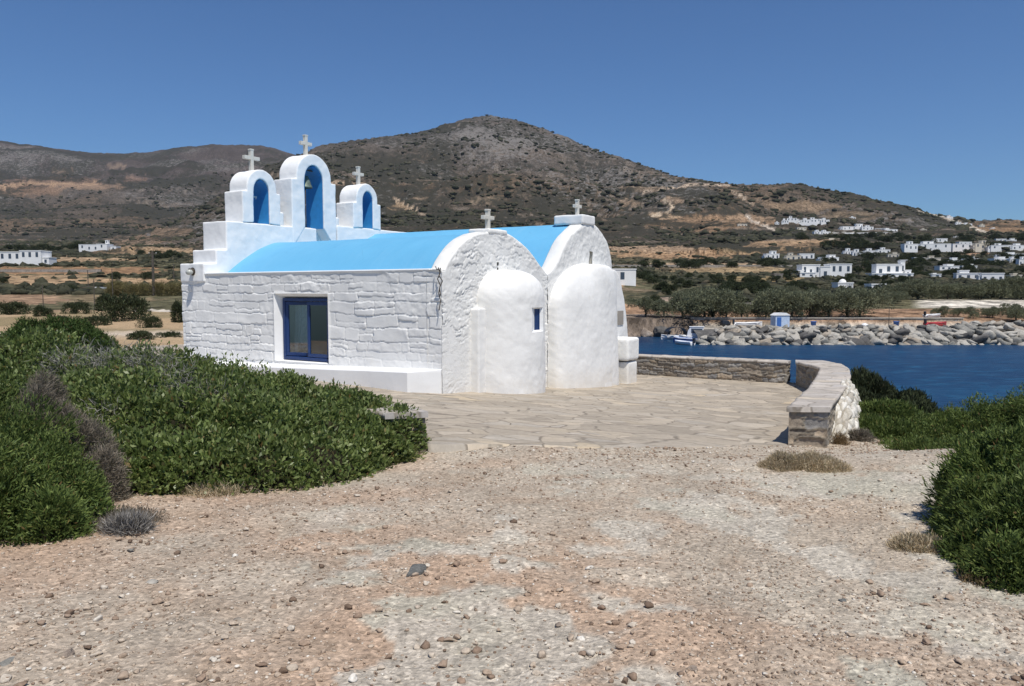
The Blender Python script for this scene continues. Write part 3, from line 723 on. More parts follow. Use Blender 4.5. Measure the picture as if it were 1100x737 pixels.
b = MB(); b.box(-7.7, -.3, .1, 7.5, 2.20, 2.36); b.build('ceiling_slab', M['white'], church)
# barrel roofs
def vault(pa, pb, seed, lab):
    """barrel between the profile at the bell wall (pa) and the one behind the gable (pb)"""
    us = np.linspace(-7.16, -.20, 80); n = 90; q = np.linspace(0, 1, n)
    def rs(P):
        P = np.array(P); d = np.r_[0, np.cumsum(np.linalg.norm(np.diff(P, axis=0), axis=1))]; d /= d[-1]; return np.stack([np.interp(q, d, P[:, 0]), np.interp(q, d, P[:, 1])], -1)
    A, B = rs(pa), rs(pb); T = ((us+7.16)/6.96)[None, :, None]; P = A[:, None]*(1-T)+B[:, None]*T
    Uu = np.repeat(us[None], n, 0); Zz = P[..., 1]+.012*fbm(Uu*.8, P[..., 0]*.9, seed, 3)+.004*fbm(Uu*4, P[..., 0]*4, seed+2, 3)
    me = np_mesh('roof', np.stack([Uu, P[..., 0], Zz], -1), grid_faces(n, 80)); o = link('roof', me, M['roof'], church, smooth=True); o['label'] = lab; return o
G1i = G1.copy(); G1i[:, 1] -= .035; G1i[:, 0] = 2.12+(G1i[:, 0]-2.12)*.99
W1 = catmull([(.50,2.33),(.68,2.47),(1.156,2.80),(1.69,3.09),(2.3,3.27),(2.9,3.16),(3.5,2.85),(4.1,2.35)])
vault(W1, G1i, 3, 'pale blue barrel roof over the near nave')
G2i = G2.copy(); G2i[:, 1] -= .03; G2i[0] = (4.08, 2.30); G2i[:, 0] = np.where(G2i[:, 0] > 6, G2i[:, 0]-.03, G2i[:, 0]+.02)
vault(G2i, G2i, 8, 'taller pale blue barrel roof over the far nave')
b = MB(); b.box(-7.2,-.3,.0,.45,2.36,2.425); b.build('eaves_ledge', M['white_clean'], church, bevel=.02)
# bell wall with steps
def rough_box(name, x0, x1, y0, y1, z0, z1, mat, amp=.0, bev=.02):
    b = MB(); b.box(x0, x1, y0, y1, z0, z1); o = b.build(name, mat, church, bevel=bev, bseg=3); return o
b = MB()
poly = [(-.03,2.3),(-.03,2.655),(.33,2.665),(.33,3.005),(.645,3.01),(.645,3.725),(3.66,3.735),(3.66,2.4),(3.66,2.2),(-.03,2.2)]
b.prism([(p[0], p[1]) for p in [(-.03,2.2),(-.03,2.655),(.33,2.665),(.33,3.005),(.645,3.01),(.645,3.725),(3.66,3.735),(3.66,2.2)]], 'x', -8.07, -7.15)
b.box(-8.07,-7.52,3.66,4.47,2.2,3.735); b.box(-8.07,-7.16,4.47,7.82,2.2,3.88)
bw = b.build('bell_wall', M['white_clean'], church, bevel=.022, bseg=3); bw['label'] = 'stepped white wall carrying the bell arches'
def bell_arch(v0, v1, w0, w1, zb, zsh, ztop, o0, o1, ozb, oztop, lab):
    """lower body v0..v1 up to shoulder zsh, upper body w0..w1 rounded to ztop, opening o0..o1 rounded to oztop"""
    x0, x1 = -7.85, -7.145
    N = 24; r = (w1-w0)/2; c = (w0+w1)/2; zc = ztop-r*1.02
    outer = [(v0, zb), (v0, zsh), (w0, zsh)]
    for k in range(N+1):
        t = math.pi-math.pi*k/N; outer.append((c+r*math.cos(t), zc+(ztop-zc)*math.sin(t)))
    outer += [(w1, zsh+.02), (v1, zsh+.02), (v1, zb)]
    ro = (o1-o0)/2; co = (o0+o1)/2; zoc = oztop-ro*1.35
    inner = [(o0, ozb), (o0, zoc-.001)]
    for k in range(N+1):
        t = math.pi-math.pi*k/N; inner.append((co+ro*math.cos(t), zoc+(oztop-zoc)*math.sin(t)))
    inner += [(o1, zoc-.001), (o1, ozb)]
    import bmesh
    bm = bmesh.new(); loops = []
    for poly in (outer, inner): pass
    # closed ring polygon (outer + reversed inner) shares the bottom
    ring = outer+inner[::-1]
    f = bm.faces.new([bm.verts.new((x1, p, q)) for p, q in ring])
    ex = bmesh.ops.extrude_face_region(bm, geom=[f]); vs = [g for g in ex['geom'] if isinstance(g, bmesh.types.BMVert)]
    bmesh.ops.translate(bm, verts=vs, vec=(x0-x1, 0, 0)); bmesh.ops.recalc_face_normals(bm, faces=bm.faces)
    me = bpy.data.meshes.new('bell_arch'); bm.to_mesh(me); bm.free()
    me.materials.append(M['white_clean'])
    o = link('bell_arch', me, M['white_clean'], church); m = o.modifiers.new('b','BEVEL'); m.width = .016; m.segments = 3; m.limit_method = 'ANGLE'; m.angle_limit = math.radians(40)
    o['label'] = lab
    # painted lining of the opening, 3 mm inside
    e = .016; V = []; Fs = []
    for (p, q) in inner:
        dp = co-p; p2 = p+(e if dp > 1e-6 else -e if dp < -1e-6 else 0); q2 = q-(e if q > zoc else 0)
        V += [(x1-.02, p2, q2), (x0+.02, p2, q2)]
    for i in range(len(inner)-1): Fs.append((2*i, 2*i+1, 2*i+3, 2*i+2))
    me2 = py_mesh('arch_lining', V, Fs); l = link('arch_lining', me2, M['reveal'], o)
    return o
a1 = bell_arch(1.15,2.37,1.30,2.25,3.72,4.53,5.115,1.50,2.01,3.74,4.87,'left small bell arch')
a2 = bell_arch(2.77,4.41,2.95,4.23,3.15,5.03,5.775,3.235,3.93,3.745,5.47,'tall middle bell arch')
a3 = bell_arch(5.12,6.32,5.26,6.18,3.86,4.62,5.215,5.53,5.98,3.885,4.99,'right small bell arch')
b = MB(); b.box(-7.60,-7.2,2.37,2.55,3.7,4.10,.03); b.build('post', M['white'], church, bevel=.02)
b = MB(); b.box(-7.62,-7.2,4.42,4.60,3.7,4.12,.03); b.build('post', M['white'], church, bevel=.02)
# crosses
def cross(u, v, z, h, arm, th, mat, lab, par):
    b = MB(); w = .046 if h > .45 else .040
    za = z+h*.60
    b.box(u-th/2, u+th/2, v-w, v+w, z-.05, z+h); b.box(u-th/2-.003, u+th/2+.003, v-arm, v-w-.0, za-w, za+w); b.box(u-th/2-.003, u+th/2+.003, v+w+.0, v+arm, za-w, za+w)
    # flared tips
    b.box(u-th/2-.005, u+th/2+.005, v-w-.012, v+w+.012, z+h-.03, z+h+.01)
    o = b.build('cross', mat, par, bevel=.008); o['label'] = lab; return o
cross(-7.5,1.74,5.10,.56,.24,.10,M['marble'],'marble cross on the left bell arch', a1)
cross(-7.5,3.62,5.76,.58,.20,.10,M['marble'],'marble cross on the tall middle bell arch', a2)
cross(-7.5,5.72,5.20,.55,.20,.10,M['marble'],'marble cross on the right bell arch', a3)
b = MB(); b.box(-.52,.02,1.62,2.35,3.18,3.30); rb1 = b.build('ridge_block', M['white_rough'], church, bevel=.03)
cross(-.16,1.84,3.29,.42,.19,.09,M['marble'],'marble cross above the near gable', rb1)
b = MB(); b.box(-.80,.05,5.90,6.62,3.70,3.95); rb2 = b.build('ridge_block', M['white'], church, bevel=.03)
cross(-.28,6.22,3.94,.42,.17,.09,M['marble'],'marble cross above the far gable', rb2)
# brackets in the bell openings
for (v0_, v1_, zz) in ((1.5,1.76,4.42),(5.53,5.72,4.55)):
    b = MB(); b.tube([(-7.35,v0_,zz),(-7.35,v1_,zz+.01)], .018, 8); b.tube([(-7.35,v1_-.02,zz),(-7.35,v1_-.02,zz-.05)], .014, 8); b.build('bracket', M['marble'], a1 if v0_ < 3 else a3)
# bell
bx, by, _ = W(-7.42, 3.50)
bell = empty('bell', (bx, by, 4.86), TH); tag(bell, 'weathered greenish bronze bell hanging in the tall middle arch', 'bell')
b = MB(); b.lathe([(.205,0),(.21,.012),(.195,.04),(.165,.11),(.14,.19),(.115,.27),(.09,.32),(.04,.345),(.001,.35)], n=28); b.lathe([(.19,.002),(.15,.10),(.10,.27),(.001,.31)], n=28); b.build('bell_body', M['bronze'], bell, smooth=True)
b = MB(); b.tube([(0,0,.34),(0,0,.52)], .02, 8); b.tube([(0,-.42,.50),(0,.42,.50)], .022, 8); b.build('yoke', M['iron'], bell)
b = MB(); b.tube([(0,0,.3),(0,0,.0)], .012, 8); b.lathe([(.001,-.07),(.03,-.05),(.035,-.02),(.02,.01),(.001,.02)], n=12); b.build('clapper', M['iron'], bell)
# apses
def apse(vc, a, bb, z1, ab, bbb, name, lab, mat, seed, hole=None, asym=False):
    nth, nz = 121, 140; th = np.linspace(-.04, math.pi+.04, nth); T = np.linspace(0, 1, nz)
    V = np.zeros((nz, nth, 3))
    zsp = z1-min(a, 1.2)*(.92 if asym else .62)
    for i, t in enumerate(T):
        if t < .62:
            z = GB+(zsp-GB)*t/.62; k = 1.0; hgt = (z-GB)/(zsp-GB); sa = ab+(a-ab)*hgt; sbb = bbb+(bb-bbb)*hgt
        else:
            q = (t-.62)/.38*math.pi/2; z = zsp+(z1-zsp)*math.sin(q); k = max(math.cos(q), .0)**.6; sa = a*k; sbb = bb*k
        V[i, :, 0] = np.abs(np.sin(th))**(.5 if asym else .85)*np.sign(np.sin(th))*sbb
        if asym and t >= .62:
            kl, kr = max(math.cos(q), 0)**1.15, max(math.cos(q), 0)**.22; wz = sstep(-.35, .35, -np.cos(th)); kk = kl*(1-wz)+kr*wz
            V[i, :, 0] *= kk/max(k, 1e-6); V[i, :, 1] = vc+.45*math.sin(q)*0-np.cos(th)*a*kk; V[i, :, 2] = z
        else:
            V[i, :, 1] = vc-np.cos(th)*sa; V[i, :, 2] = z
    nx = .018*fbm(V[...,1]*1.6, V[...,2]*1.6+V[...,0], seed, 4)+.007*fbm(V[...,1]*8, V[...,2]*8+V[...,0]*3, seed+3, 3)
    V[..., 0] += nx*np.sin(th)[None, :]; V[..., 1] -= nx*np.cos(th)[None, :]
    mask = None
    if hole:
        h0, h1, hz0, hz1 = hole; mid_ = V[nz//2, :, 1]; zr = V[:, nth//2, 2]
        j0 = int(np.argmin(abs(mid_-h0))); j1 = int(np.argmin(abs(mid_-h1))); i0 = int(np.argmin(abs(zr-hz0))); i1 = int(np.argmin(abs(zr-hz1)))
        mask = np.ones((nz-1, nth-1), bool); mask[i0:i1, j0:j1] = False
    me = np_mesh(name, V, grid_faces(nz, nth, mask)); o = link(name, me, mat, church, smooth=True); o['label'] = lab
    if hole:
        loop = [V[i0, j] for j in range(j0, j1)]+[V[i, j1] for i in range(i0, i1)]+[V[i1, j] for j in range(j1, j0, -1)]+[V[i, j0] for i in range(i1, i0, -1)]
        c_ = np.mean(loop, 0); r_ = MB(); n = len(loop); ub_ = min(q[0] for q in loop)-.03
        inn = [(ub_, c_[1]+(q[1]-c_[1])*.36+.07, c_[2]+(q[2]-c_[2])*.86) for q in loop]
        r_.add([tuple(q) for q in loop]+inn, [(k, (k+1)%n, n+(k+1)%n, n+k) for k in range(n)])
        r_.build('window_recess', M['white_clean'], o)
        y0_, y1_ = min(q[1] for q in inn), max(q[1] for q in inn); z0_, z1_ = min(q[2] for q in inn), max(q[2] for q in inn)
        w_ = MB(); w_.box(ub_-.03, ub_+.004, y0_-.01, y1_+.01, z0_-.01, z1_+.01); w_.box(ub_+.004, ub_+.012, y0_, y0_+.03, z0_, z1_); w_.box(ub_+.004, ub_+.012, y1_-.03, y1_, z0_, z1_)
        w_.build('slit_window', M['navy'], o)
    return o
ap1 = apse(2.23, 1.02, .79, 2.44, 1.06, .84, 'apse', 'smooth rounded apse of the near nave', M['white'], 101, (2.10, 2.66, 1.12, 1.63))
ap2 = apse(5.90, 1.72, .50, 2.68, 1.76, .62, 'apse', 'large bulging apse of the far nave', M['white'], 111, None, True)
b = MB(); b.box(-.05,.20,.97,1.25,GB,1.64); b.build('pilaster', M['white'], ap1, bevel=.02)
# north east corner buttress with small niche, and the two block corner pier
b = MB(); P = [(7.5,2.60),(8.14,2.585),(8.34,2.45),(8.52,2.2),(8.74,1.79),(8.95,1.2),(9.08,.6),(9.12,GB),(7.5,GB)]
b.prism(P, 'x', -.9, -.02); o = b.build('corner_buttress', M['white'], church, bevel=.05, bseg=3)
b = MB(); b.box(-.04,.004,8.24,8.62,1.02,1.42); b.build('niche', M['house_grey'], o)
b = MB(); b.box(-.2,.62,7.58,8.36,.06,.69); o1 = b.build('pier_block', M['white_rough'], church, bevel=.07, bseg=3)
b = MB(); b.box(-.2,.58,7.66,8.30,GB,.03); b.build('pier_block', M['white_rough'], church, bevel=.05, bseg=3)
# bulkhead lamp and loose cables
lp = MB(); lp.tube([(-7.56,-.035,2.46),(-7.56,-.13,2.46)], .075, 14); lp.tube([(-7.56,.0,2.46),(-7.56,-.04,2.46)], .10, 14); lb = lp.build('wall_lamp', M['iron'], church)
g = MB(); g.lathe([(.001,-.07),(.05,-.06),(.085,-.02),(.085,.02),(.05,.06),(.001,.07)], (-7.50,-.17,2.44), 14); g.build('lamp_glass', M['lampglass'], lb, smooth=True)
def cable(pts, r=.008): b = MB(); b.tube(pts, r, 6); o = b.build('cable', M['pole'], church); return o
cable([(-.02,-.07,2.44),(.04,-.09,2.33),(-.01,-.11,2.22),(.03,-.08,2.1),(.0,-.09,1.95),(.03,-.07,1.8),(.0,-.08,1.62)], .010)
cable([(-.10,-.05,2.46),(-.02,-.12,2.40),(.05,-.09,2.43),(.02,-.1,2.28),(.07,-.06,2.18),(.03,-.1,2.05),(.04,-.08,1.9)], .010)

tx = bpy.data.textures.new('limewash_wobble', 'CLOUDS'); tx.noise_scale = .33; tx.noise_depth = 3
for o in list(church.children_recursive):
    if o.name.split('.')[0] in ('bell_wall','bell_arch','ridge_block','pier_block','pilaster','post','corner_buttress'):
        m = o.modifiers.new('remesh', 'REMESH'); m.mode = 'VOXEL'; m.voxel_size = .022 if o.name.split('.')[0] != 'corner_buttress' else .04; m.use_smooth_shade = True
        d = o.modifiers.new('wobble', 'DISPLACE'); d.texture = tx; d.strength = .028; d.mid_level = .5; d.texture_coords = 'LOCAL'
# ------------------------------------------------------------------ TERRACE
def near_edge(x):
    return ipl(x, [(-12,17.2),(-9,15.2),(-5,12.4),(-3,10.9),(-1.74,9.55),(-1.0,8.55),(-.92,8.42),(-.1,8.76),(.77,8.93),(1.6,9.24),(2.5,9.70),(3.76,10.36),(4.3,11.3),(5.2,13.2),(6.4,15.9),(7.4,18.3),(8.1,20.2),(8.6,22.4),(9.3,23.3)])
def build_terrace():
    xs = np.linspace(-12, 9.2, 424); n = len(xs); m = 220
    y0 = near_edge(xs)+.045*fbm(xs*1.6, xs*0, 201, 4)*(xs > -1)*(xs < 3.8); 
    y0 = y0+.03*np.round(2*fbm(xs*1.1, xs*0+4, 203, 2))*(xs > -.8)*(xs < 3.6)
    y1 = np.interp(xs, [-12,3.0,7.8,9.2],[31,24.2,21.55,21.0]); y1 = np.maximum(y1, y0+.2)
    T = np.linspace(0, 1, m)**1.15
    X = np.repeat(xs[None], m, 0); Y = y0[None]+(y1-y0)[None]*T[:, None]
    Z = terr_z(X, Y)+.008*fbm(X*1.3, Y*1.3, 205, 3)
    V = np.stack([X, Y, Z], -1); sk = np.stack([xs, y0+.01, Z[0]-.35], -1)
    A = np.concatenate([sk[None], V]); me = np_mesh('terrace', A, grid_faces(m+1, n))
    tag(link('terrace', me, M['pave']), kind='structure')
build_terrace()
def resample(P, step):
    P = np.array(P, float); d = np.r_[0, np.cumsum(np.linalg.norm(np.diff(P, axis=0), axis=1))]; n = max(2, int(d[-1]/step)+1); s = np.linspace(0, d[-1], n)
    return np.stack([np.interp(s, d, P[:, k]) for k in range(P.shape[1])], -1), s
WP = STONE_PAL*1.05
def wall_strip(P, side, zb, zt, seed, cw, ch, depth=.05, pal=WP, mortar=(.27,.235,.185), step=.022, rough=.02):
    Q, s = resample(P, step); t = np.gradient(Q, axis=0); t /= np.linalg.norm(t, axis=1)[:, None]+1e-9
    nrm = np.stack([t[:, 1], -t[:, 0]], -1)*side
    k = max(6, int(np.max(zt(Q[:,0],Q[:,1])-zb(Q[:,0],Q[:,1]))/step)); T = np.linspace(0, 1, k)
    b0 = zb(Q[:,0],Q[:,1]); t0 = zt(Q[:,0],Q[:,1]); Z = b0[None]+(t0-b0)[None]*T[:, None]; S = np.repeat(s[None], k, 0)
    d, h1, h2, h3 = coursed(S, Z, seed, ch*.55, ch*1.35, cw*.5, cw*1.7, cw*.22, .03*cw/.3); r = relief(d, h1, h2, h3, S, Z, depth*.8, .02*cw/.3, rough, seed)
    ends = sstep(0, .04, np.minimum(S, s[-1]-S)); r = r*ends
    X = Q[None, :, 0]+nrm[None, :, 0]*r; Y = Q[None, :, 1]+nrm[None, :, 1]*r
    c = stone_cols(h2, d, mortar, pal=pal); c = c*(.85+.3*h3[..., None])
    return np.stack([X, Y, Z], -1).reshape(-1, 3), grid_faces(k, len(s)), c.reshape(-1, 3)
def parapet(label, inner, outer, zt, zb, seed, cap=.07, cw=.30, ch=.13, over=.03, pal=WP, root=None, capmat='coping'):
    root = tag(empty('stone_parapet', (0,0,0)), label, 'stone wall') if root is None else root
    parts = [(inner, 1), (outer, -1), ([inner[0], outer[0]], -1), ([inner[-1], outer[-1]], 1)]
    zt2 = lambda x, y: zt(x, y)-cap
    Vs = []; Fs = []; Cs = []; off = 0
    for i, (P, sd) in enumerate(parts):
        V, Fq, c = wall_strip(P, sd, zb, zt2, seed+i*13, cw, ch, pal=pal); Vs.append(V); Fs.append(Fq+off); Cs.append(c); off += len(V)
    me = np_mesh('wall_body', np.concatenate(Vs), np.concatenate(Fs)); set_col(me, np.concatenate(Cs)); link('wall_body', me, M['stone'], root, smooth=True)
    # coping slabs
    n = 160; a, _ = resample(inner, 1); 
    def rs(P): 
        P = np.array(P, float); d = np.r_[0, np.cumsum(np.linalg.norm(np.diff(P, axis=0), axis=1))]; s = np.linspace(0, d[-1], n); return np.stack([np.interp(s, d, P[:, k]) for k in range(2)], -1)
    I, O = rs(inner), rs(outer); dr = (I-O)/np.linalg.norm(I-O, axis=1)[:, None]
    tt = np.gradient((I+O)/2, axis=0); tt /= np.linalg.norm(tt, axis=1)[:, None]
    jit = lambda q: (.018*fbm(np.arange(n)*.22, np.zeros(n)+q, seed+q, 3)+over)[:, None]
    I2 = I+dr*jit(1); O2 = O-dr*jit(2); I2[0] -= tt[0]*over; O2[0] -= tt[0]*over; I2[-1] += tt[-1]*over; O2[-1] += tt[-1]*over
    m = 14; rows = []
    for k in range(m+1):
        f = k/m; P = I2*(1-f)+O2*f; z = zt(P[:, 0], P[:, 1])+.012*fbm(P[:, 0]*3, P[:, 1]*3, seed+5, 3); rows.append(np.c_[P, z])
    rows = [np.c_[I2-dr*.03, rows[0][:, 2]-cap], np.c_[I2, rows[0][:, 2]-cap]]+rows+[np.c_[O2, rows[-1][:, 2]-cap], np.c_[O2+dr*.03, rows[-1][:, 2]-cap]]
    R_ = np.stack(rows); nr = len(rows); Fq = grid_faces(nr, n)
    e0 = [tuple(i*n for i in range(nr))]; 
    me = np_mesh('coping', R_, Fq); o = link('coping', me, M[capmat], root)
    for col in (0, -1):
        mb = MB(); mb.add([tuple(R_[i, col]) for i in range(nr)], [tuple(range(nr))]); mb.build('coping_end', M[capmat], o)
    return root
ztop = lambda x, y: .40-.0335*(np.asarray(y)-10.4)
zbot = lambda x, y: terr_z(np.asarray(x, float), np.asarray(y, float))-.35
def gp(px, py, off=0):
    z = .2
    for _ in range(12): X, Y, _z = ground(px, py, z); z = float(ztop(X, Y))+off
    return (X, Y)
inner = [gp(847.6,437.5), gp(858,427), gp(870,416), gp(878,404), gp(881.5,396), (gp(880,394.2)), gp(868,391.2), gp(855.5,388.6)]
outer = [gp(889.4,437.5), gp(900,424), gp(909.6,412.5), gp(913,404), gp(911.5,396), gp(903.6,390.8), gp(883,387.2), gp(855.5,386.6)]
parapet('low curved stone parapet with pale flagstone top at the right edge of the terrace', inner, outer, ztop, zbot, 301)
zt2 = lambda x, y: z_of(381.6, 23.4)+(np.asarray(x)-3.9)*(z_of(388.5, 21.27)-z_of(381.6, 23.4))/(7.7-3.9)
fi = [(2.6,24.18),(3.9,23.44),(5.8,22.36),(7.70,21.28)]; nn = (.49*.42,.87*.42); fo = [(p[0]+nn[0], p[1]+nn[1]) for p in fi]
parapet('straight dark stone parapet at the far side of the terrace by the sea', fi, fo, zt2, zbot, 331, capmat='coping')
zl = lambda x, y: .655-.035*(np.asarray(y)-8.5)
li = [(-.97,8.46),(-1.3,8.95),(-1.78,9.55),(-3.0,10.9),(-5.0,12.4),(-8,14.6)]; lo_ = [(p[0]-.40, p[1]-.18) for p in li]
parapet('stone parapet end half hidden by the green shrub left of the paving', lo_, li, zl, lambda x, y: zl(x, y)-.75, 361)
# white rubble heap outside the curved parapet
def rubble_heap():
    n, m = 130, 90; s = np.linspace(0, 1, n); q = np.linspace(0, 1, m); S, Q = np.meshgrid(s, q)
    a = np.array([4.86,11.0]); bq = np.array([6.95,15.3])
    wx = (.20+.10*np.sin(S*math.pi))*sstep(0,.12,S)*(1-.4*sstep(.8,1,S))+.05
    hz = (.25+.42*sstep(0,.35,S))*(1-.2*sstep(.85,1,S)); 
    ang = Q*math.pi/2
    X = a[0]+(bq[0]-a[0])*S+wx*np.cos(ang)*.9-.25; Y = a[1]+(bq[1]-a[1])*S-wx*np.cos(ang)*.42
    zb = -.45; Z = zb-.0+hz*np.sin(ang)**.8*1.02+.04*S
    d, h1, h2, h3 = rubble(S*5+.3*Q, Q*1.1, 377, .24, .19); r = relief(d, h1, h2, h3, S*5, Q*1.3, .065, .035, .016, 378)
    X += r*np.cos(ang)*.9; Y -= r*np.cos(ang)*.4; Z += r*np.sin(ang)
    me = np_mesh('rubble_buttress', np.stack([X, Y, Z], -1), grid_faces(m, n)); c = stone_cols(h2, d, (.30,.27,.22), pal=np.array([(.60,.57,.50),(.50,.46,.39),(.66,.63,.57),(.42,.38,.32)])); set_col(me, c.reshape(-1, 3))
    tag(link('rubble_heap', me, M['stone'], smooth=True), 'heap of whitewashed rubble leaning on the outside of the curved parapet', 'rubble heap')
rubble_heap()
b = MB(); p0 = (-8.6,17.9); b.box(-12.5,-7.9,17.3,17.75,-.6,.38); tag(b.build('low_white_wall', M['white_clean'], bevel=.02), 'low white wall seen over the shrubs left of the chapel', 'low wall')

# ------------------------------------------------------------------ PLANTS
def unit(v): return v/(np.linalg.norm(v, axis=-1, keepdims=True)+1e-9)
def lobe_points(L, n, depth=.25, rough=.15, seed=0, zmin=-.15, freq=2.2):
    """points on / just under the union surface of ellipsoids (cx,cy,cz,rx,ry,rz)"""
    rg = np.random.default_rng(seed); L = np.array(L, float)
    ar = (L[:, 3]*L[:, 4]+L[:, 3]*L[:, 5]+L[:, 4]*L[:, 5]); k = rg.choice(len(L), int(n*2.2), p=ar/ar.sum())
    d = unit(rg.normal(size=(len(k), 3))); d[:, 2] = np.where(d[:, 2] < zmin, -d[:, 2], d[:, 2])
    c = L[k, :3]; r = L[k, 3:]
    p0 = c+d*r; w = 1+rough*fbm(p0[:, 0]*freq+p0[:, 2]*freq*.7, p0[:, 1]*freq+p0[:, 2]*freq*.5, seed+3, 4)
    w = w*(1-depth*rg.random(len(k))**2.2)
    p = c+d*r*w[:, None]; nrm = unit(d/r)
    keep = np.ones(len(k), bool)
    for i in range(len(L)):
        q = np.sum(((p-L[i, :3])/L[i, 3:])**2, 1); keep &= ~((q < (1-depth*1.1-rough*.4)**2) & (k != i))
    p, nrm = p[keep][:n], nrm[keep][:n]
    return p, nrm
def blades(p, nrm, K, length, width, spread, up=.3, base=.02, seed=0, bend=.2, taper=.5):
    """K rhombic blades per point in a cone about the normal -> V, F"""
    rg = np.random.default_rng(seed); N = len(p)*K
    P = np.repeat(p, K, 0); Nn = np.repeat(nrm, K, 0)
    d = unit(Nn+np.array([0,0,up])+rg.normal(size=(N, 3))*spread)
    P = P+rg.normal(size=(N, 3))*base
    L = length*(.6+.7*rg.random((N, 1))); s = unit(np.cross(d, rg.normal(size=(N, 3)))); Wd = width*(.6+.7*rg.random((N, 1)))
    up_ = np.cross(s, d)*L*bend*rg.uniform(-1, 1, (N, 1))
    a = P; b = P+d*L*taper+s*Wd*.5+up_; c = P+d*L; e = P+d*L*taper-s*Wd*.5+up_
    V = np.stack([a, b, c, e], 1).reshape(-1, 3); Fq = np.arange(N*4).reshape(-1, 4)
    return V, Fq
ICO = None
def ico_np(sub):
    import bmesh
    bm = bmesh.new(); bmesh.ops.create_icosphere(bm, subdivisions=sub, radius=1.0); V = np.array([v.co[:] for v in bm.verts]); Fq = np.array([[v.index for v in f.verts] for f in bm.faces]); bm.free(); return V, Fq
I1, I2_, I3 = ico_np(1), ico_np(2), ico_np(4)
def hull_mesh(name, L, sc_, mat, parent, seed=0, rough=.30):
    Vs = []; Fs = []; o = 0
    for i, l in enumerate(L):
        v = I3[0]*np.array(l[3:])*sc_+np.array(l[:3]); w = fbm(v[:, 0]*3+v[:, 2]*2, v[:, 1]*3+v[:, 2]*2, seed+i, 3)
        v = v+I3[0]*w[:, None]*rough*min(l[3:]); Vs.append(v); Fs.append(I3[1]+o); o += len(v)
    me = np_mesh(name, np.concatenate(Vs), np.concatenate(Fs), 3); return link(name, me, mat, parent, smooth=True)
def gz(x, y): return float(height(np.array([x]), np.array([y]))[0])
def mound(px, D, ytop, rx, ry, base=None):
    """ellipsoid whose top is seen at picture row ytop"""
    x = (px-CX)/F*D; zt = z_of(ytop, D); g = gz(x, D) if base is None else base; rz = max(zt-g, .15)+.12
    return (x, D, zt-rz, rx, ry, rz)
def shrub(name, label, cat, L, mat, specs, hull='hull', hs=.84, seed=0, group=None, depth=.22, rough=.16, freq=2.2, extra=None):
    cx, cy = float(np.mean([l[0] for l in L])), float(np.mean([l[1] for l in L])); root = empty(name, (cx, cy, gz(cx, cy)))
    tag(root, label, cat, group); off = np.array(root.location)
    L2 = [tuple(np.r_[np.array(l[:3])-off, l[3:]]) for l in L]
    Vs = []; Fs = []; o = 0
    for i, (n, K, ln, wd, sp, up, bd) in enumerate(specs):
        p, nr = lobe_points(L2, n, depth, rough, seed+i, freq=freq); V, Fq = blades(p, nr, K, ln, wd, sp, up, bd, seed+i+50); Vs.append(V); Fs.append(Fq+o); o += len(V)
    me = np_mesh('foliage', np.concatenate(Vs), np.concatenate(Fs)); link('foliage', me, mat, root)
    if hull: hull_mesh('shade_hull', L2, hs, M[hull], root, seed)  # opaque hull added beneath the leaves so light does not pass through
    if extra:
        for nm, L3, m3, sp3, sd in extra:
            L4 = [tuple(np.r_[np.array(l[:3])-off, l[3:]]) for l in L3]; p, nr = lobe_points(L4, sp3[0], .35, .25, sd); V, Fq = blades(p, nr, *sp3[1:], seed=sd)
            link(nm, np_mesh(nm, V, Fq), m3, root)
    return root
LEN = [(26000, 7, .062, .030, .75, .35, .022), (9000, 5, .050, .024, .9, .8, .03)]
# the big green shrub
L = [mound(-60,9.6,365,1.5,1.6), mound(15,9.8,370,1.5,1.6), mound(90,9.8,383,1.35,1.5), mound(160,9.8,385,1.2,1.5), mound(222,9.5,396,1.1,1.4), mound(285,9.3,411,1.0,1.2), mound(345,9,421,.85,1.0), mound(392,8.8,432,.55,.7), mound(424,8.45,443,.32,.42),
     mound(130,8.2,409,1.2,1.1), mound(200,8,417,1.0,1.0), mound(265,7.9,429,1.0,.9), mound(325,8,441,.9,.85), mound(378,8.2,447,.55,.55), mound(415,8.25,466,.28,.28),
     mound(165,7.15,461,.75,.65), mound(215,7.1,467,.7,.62), mound(270,7.15,467,.7,.6), mound(325,7.4,471,.65,.55), mound(365,7.75,474,.42,.4), mound(60,8.3,404,1.2,1.1), mound(128,6.95,479,.45,.45)]
DEADL = [mound(75,9.2,376,.6,.4), mound(115,9.1,381,.5,.4), mound(160,9.0,388,.4,.3), mound(240,8.1,428,.40,.35), mound(215,7.9,432,.35,.3), mound(115,7.7,440,.35,.4), mound(195,8.3,402,.4,.3)]
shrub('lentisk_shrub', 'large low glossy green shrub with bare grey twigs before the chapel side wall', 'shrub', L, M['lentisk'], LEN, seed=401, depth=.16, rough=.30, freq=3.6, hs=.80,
      extra=[('dead_twigs', [tuple(np.r_[np.array(l[:3])+[0,-.05,.07], np.array(l[3:])]) for l in DEADL], M['greytwig'], (3000, 5, .10, .0055, .9, .35, .05), 431)])
JUN = lambda n: [(int(n*1.5), 12, .042, .011, .75, .35, .022), (n//3, 10, .060, .010, .45, .5, .016)]
L = [mound(-30,6.4,440,.6,.7), mound(15,6.2,450,.45,.5), mound(-60,7.0,415,.8,.8), mound(45,5.8,482,.33,.38), mound(0,5.4,500,.42,.42), mound(72,5.65,510,.24,.28), mound(50,5.2,532,.2,.2), mound(-50,5.2,490,.55,.5)]
shrub('juniper_bush', 'dark feathery juniper bush at the left edge beside the grey shrub', 'bush', L, M['juniper'], JUN(12000), seed=451, rough=.45, freq=6, hs=.76)
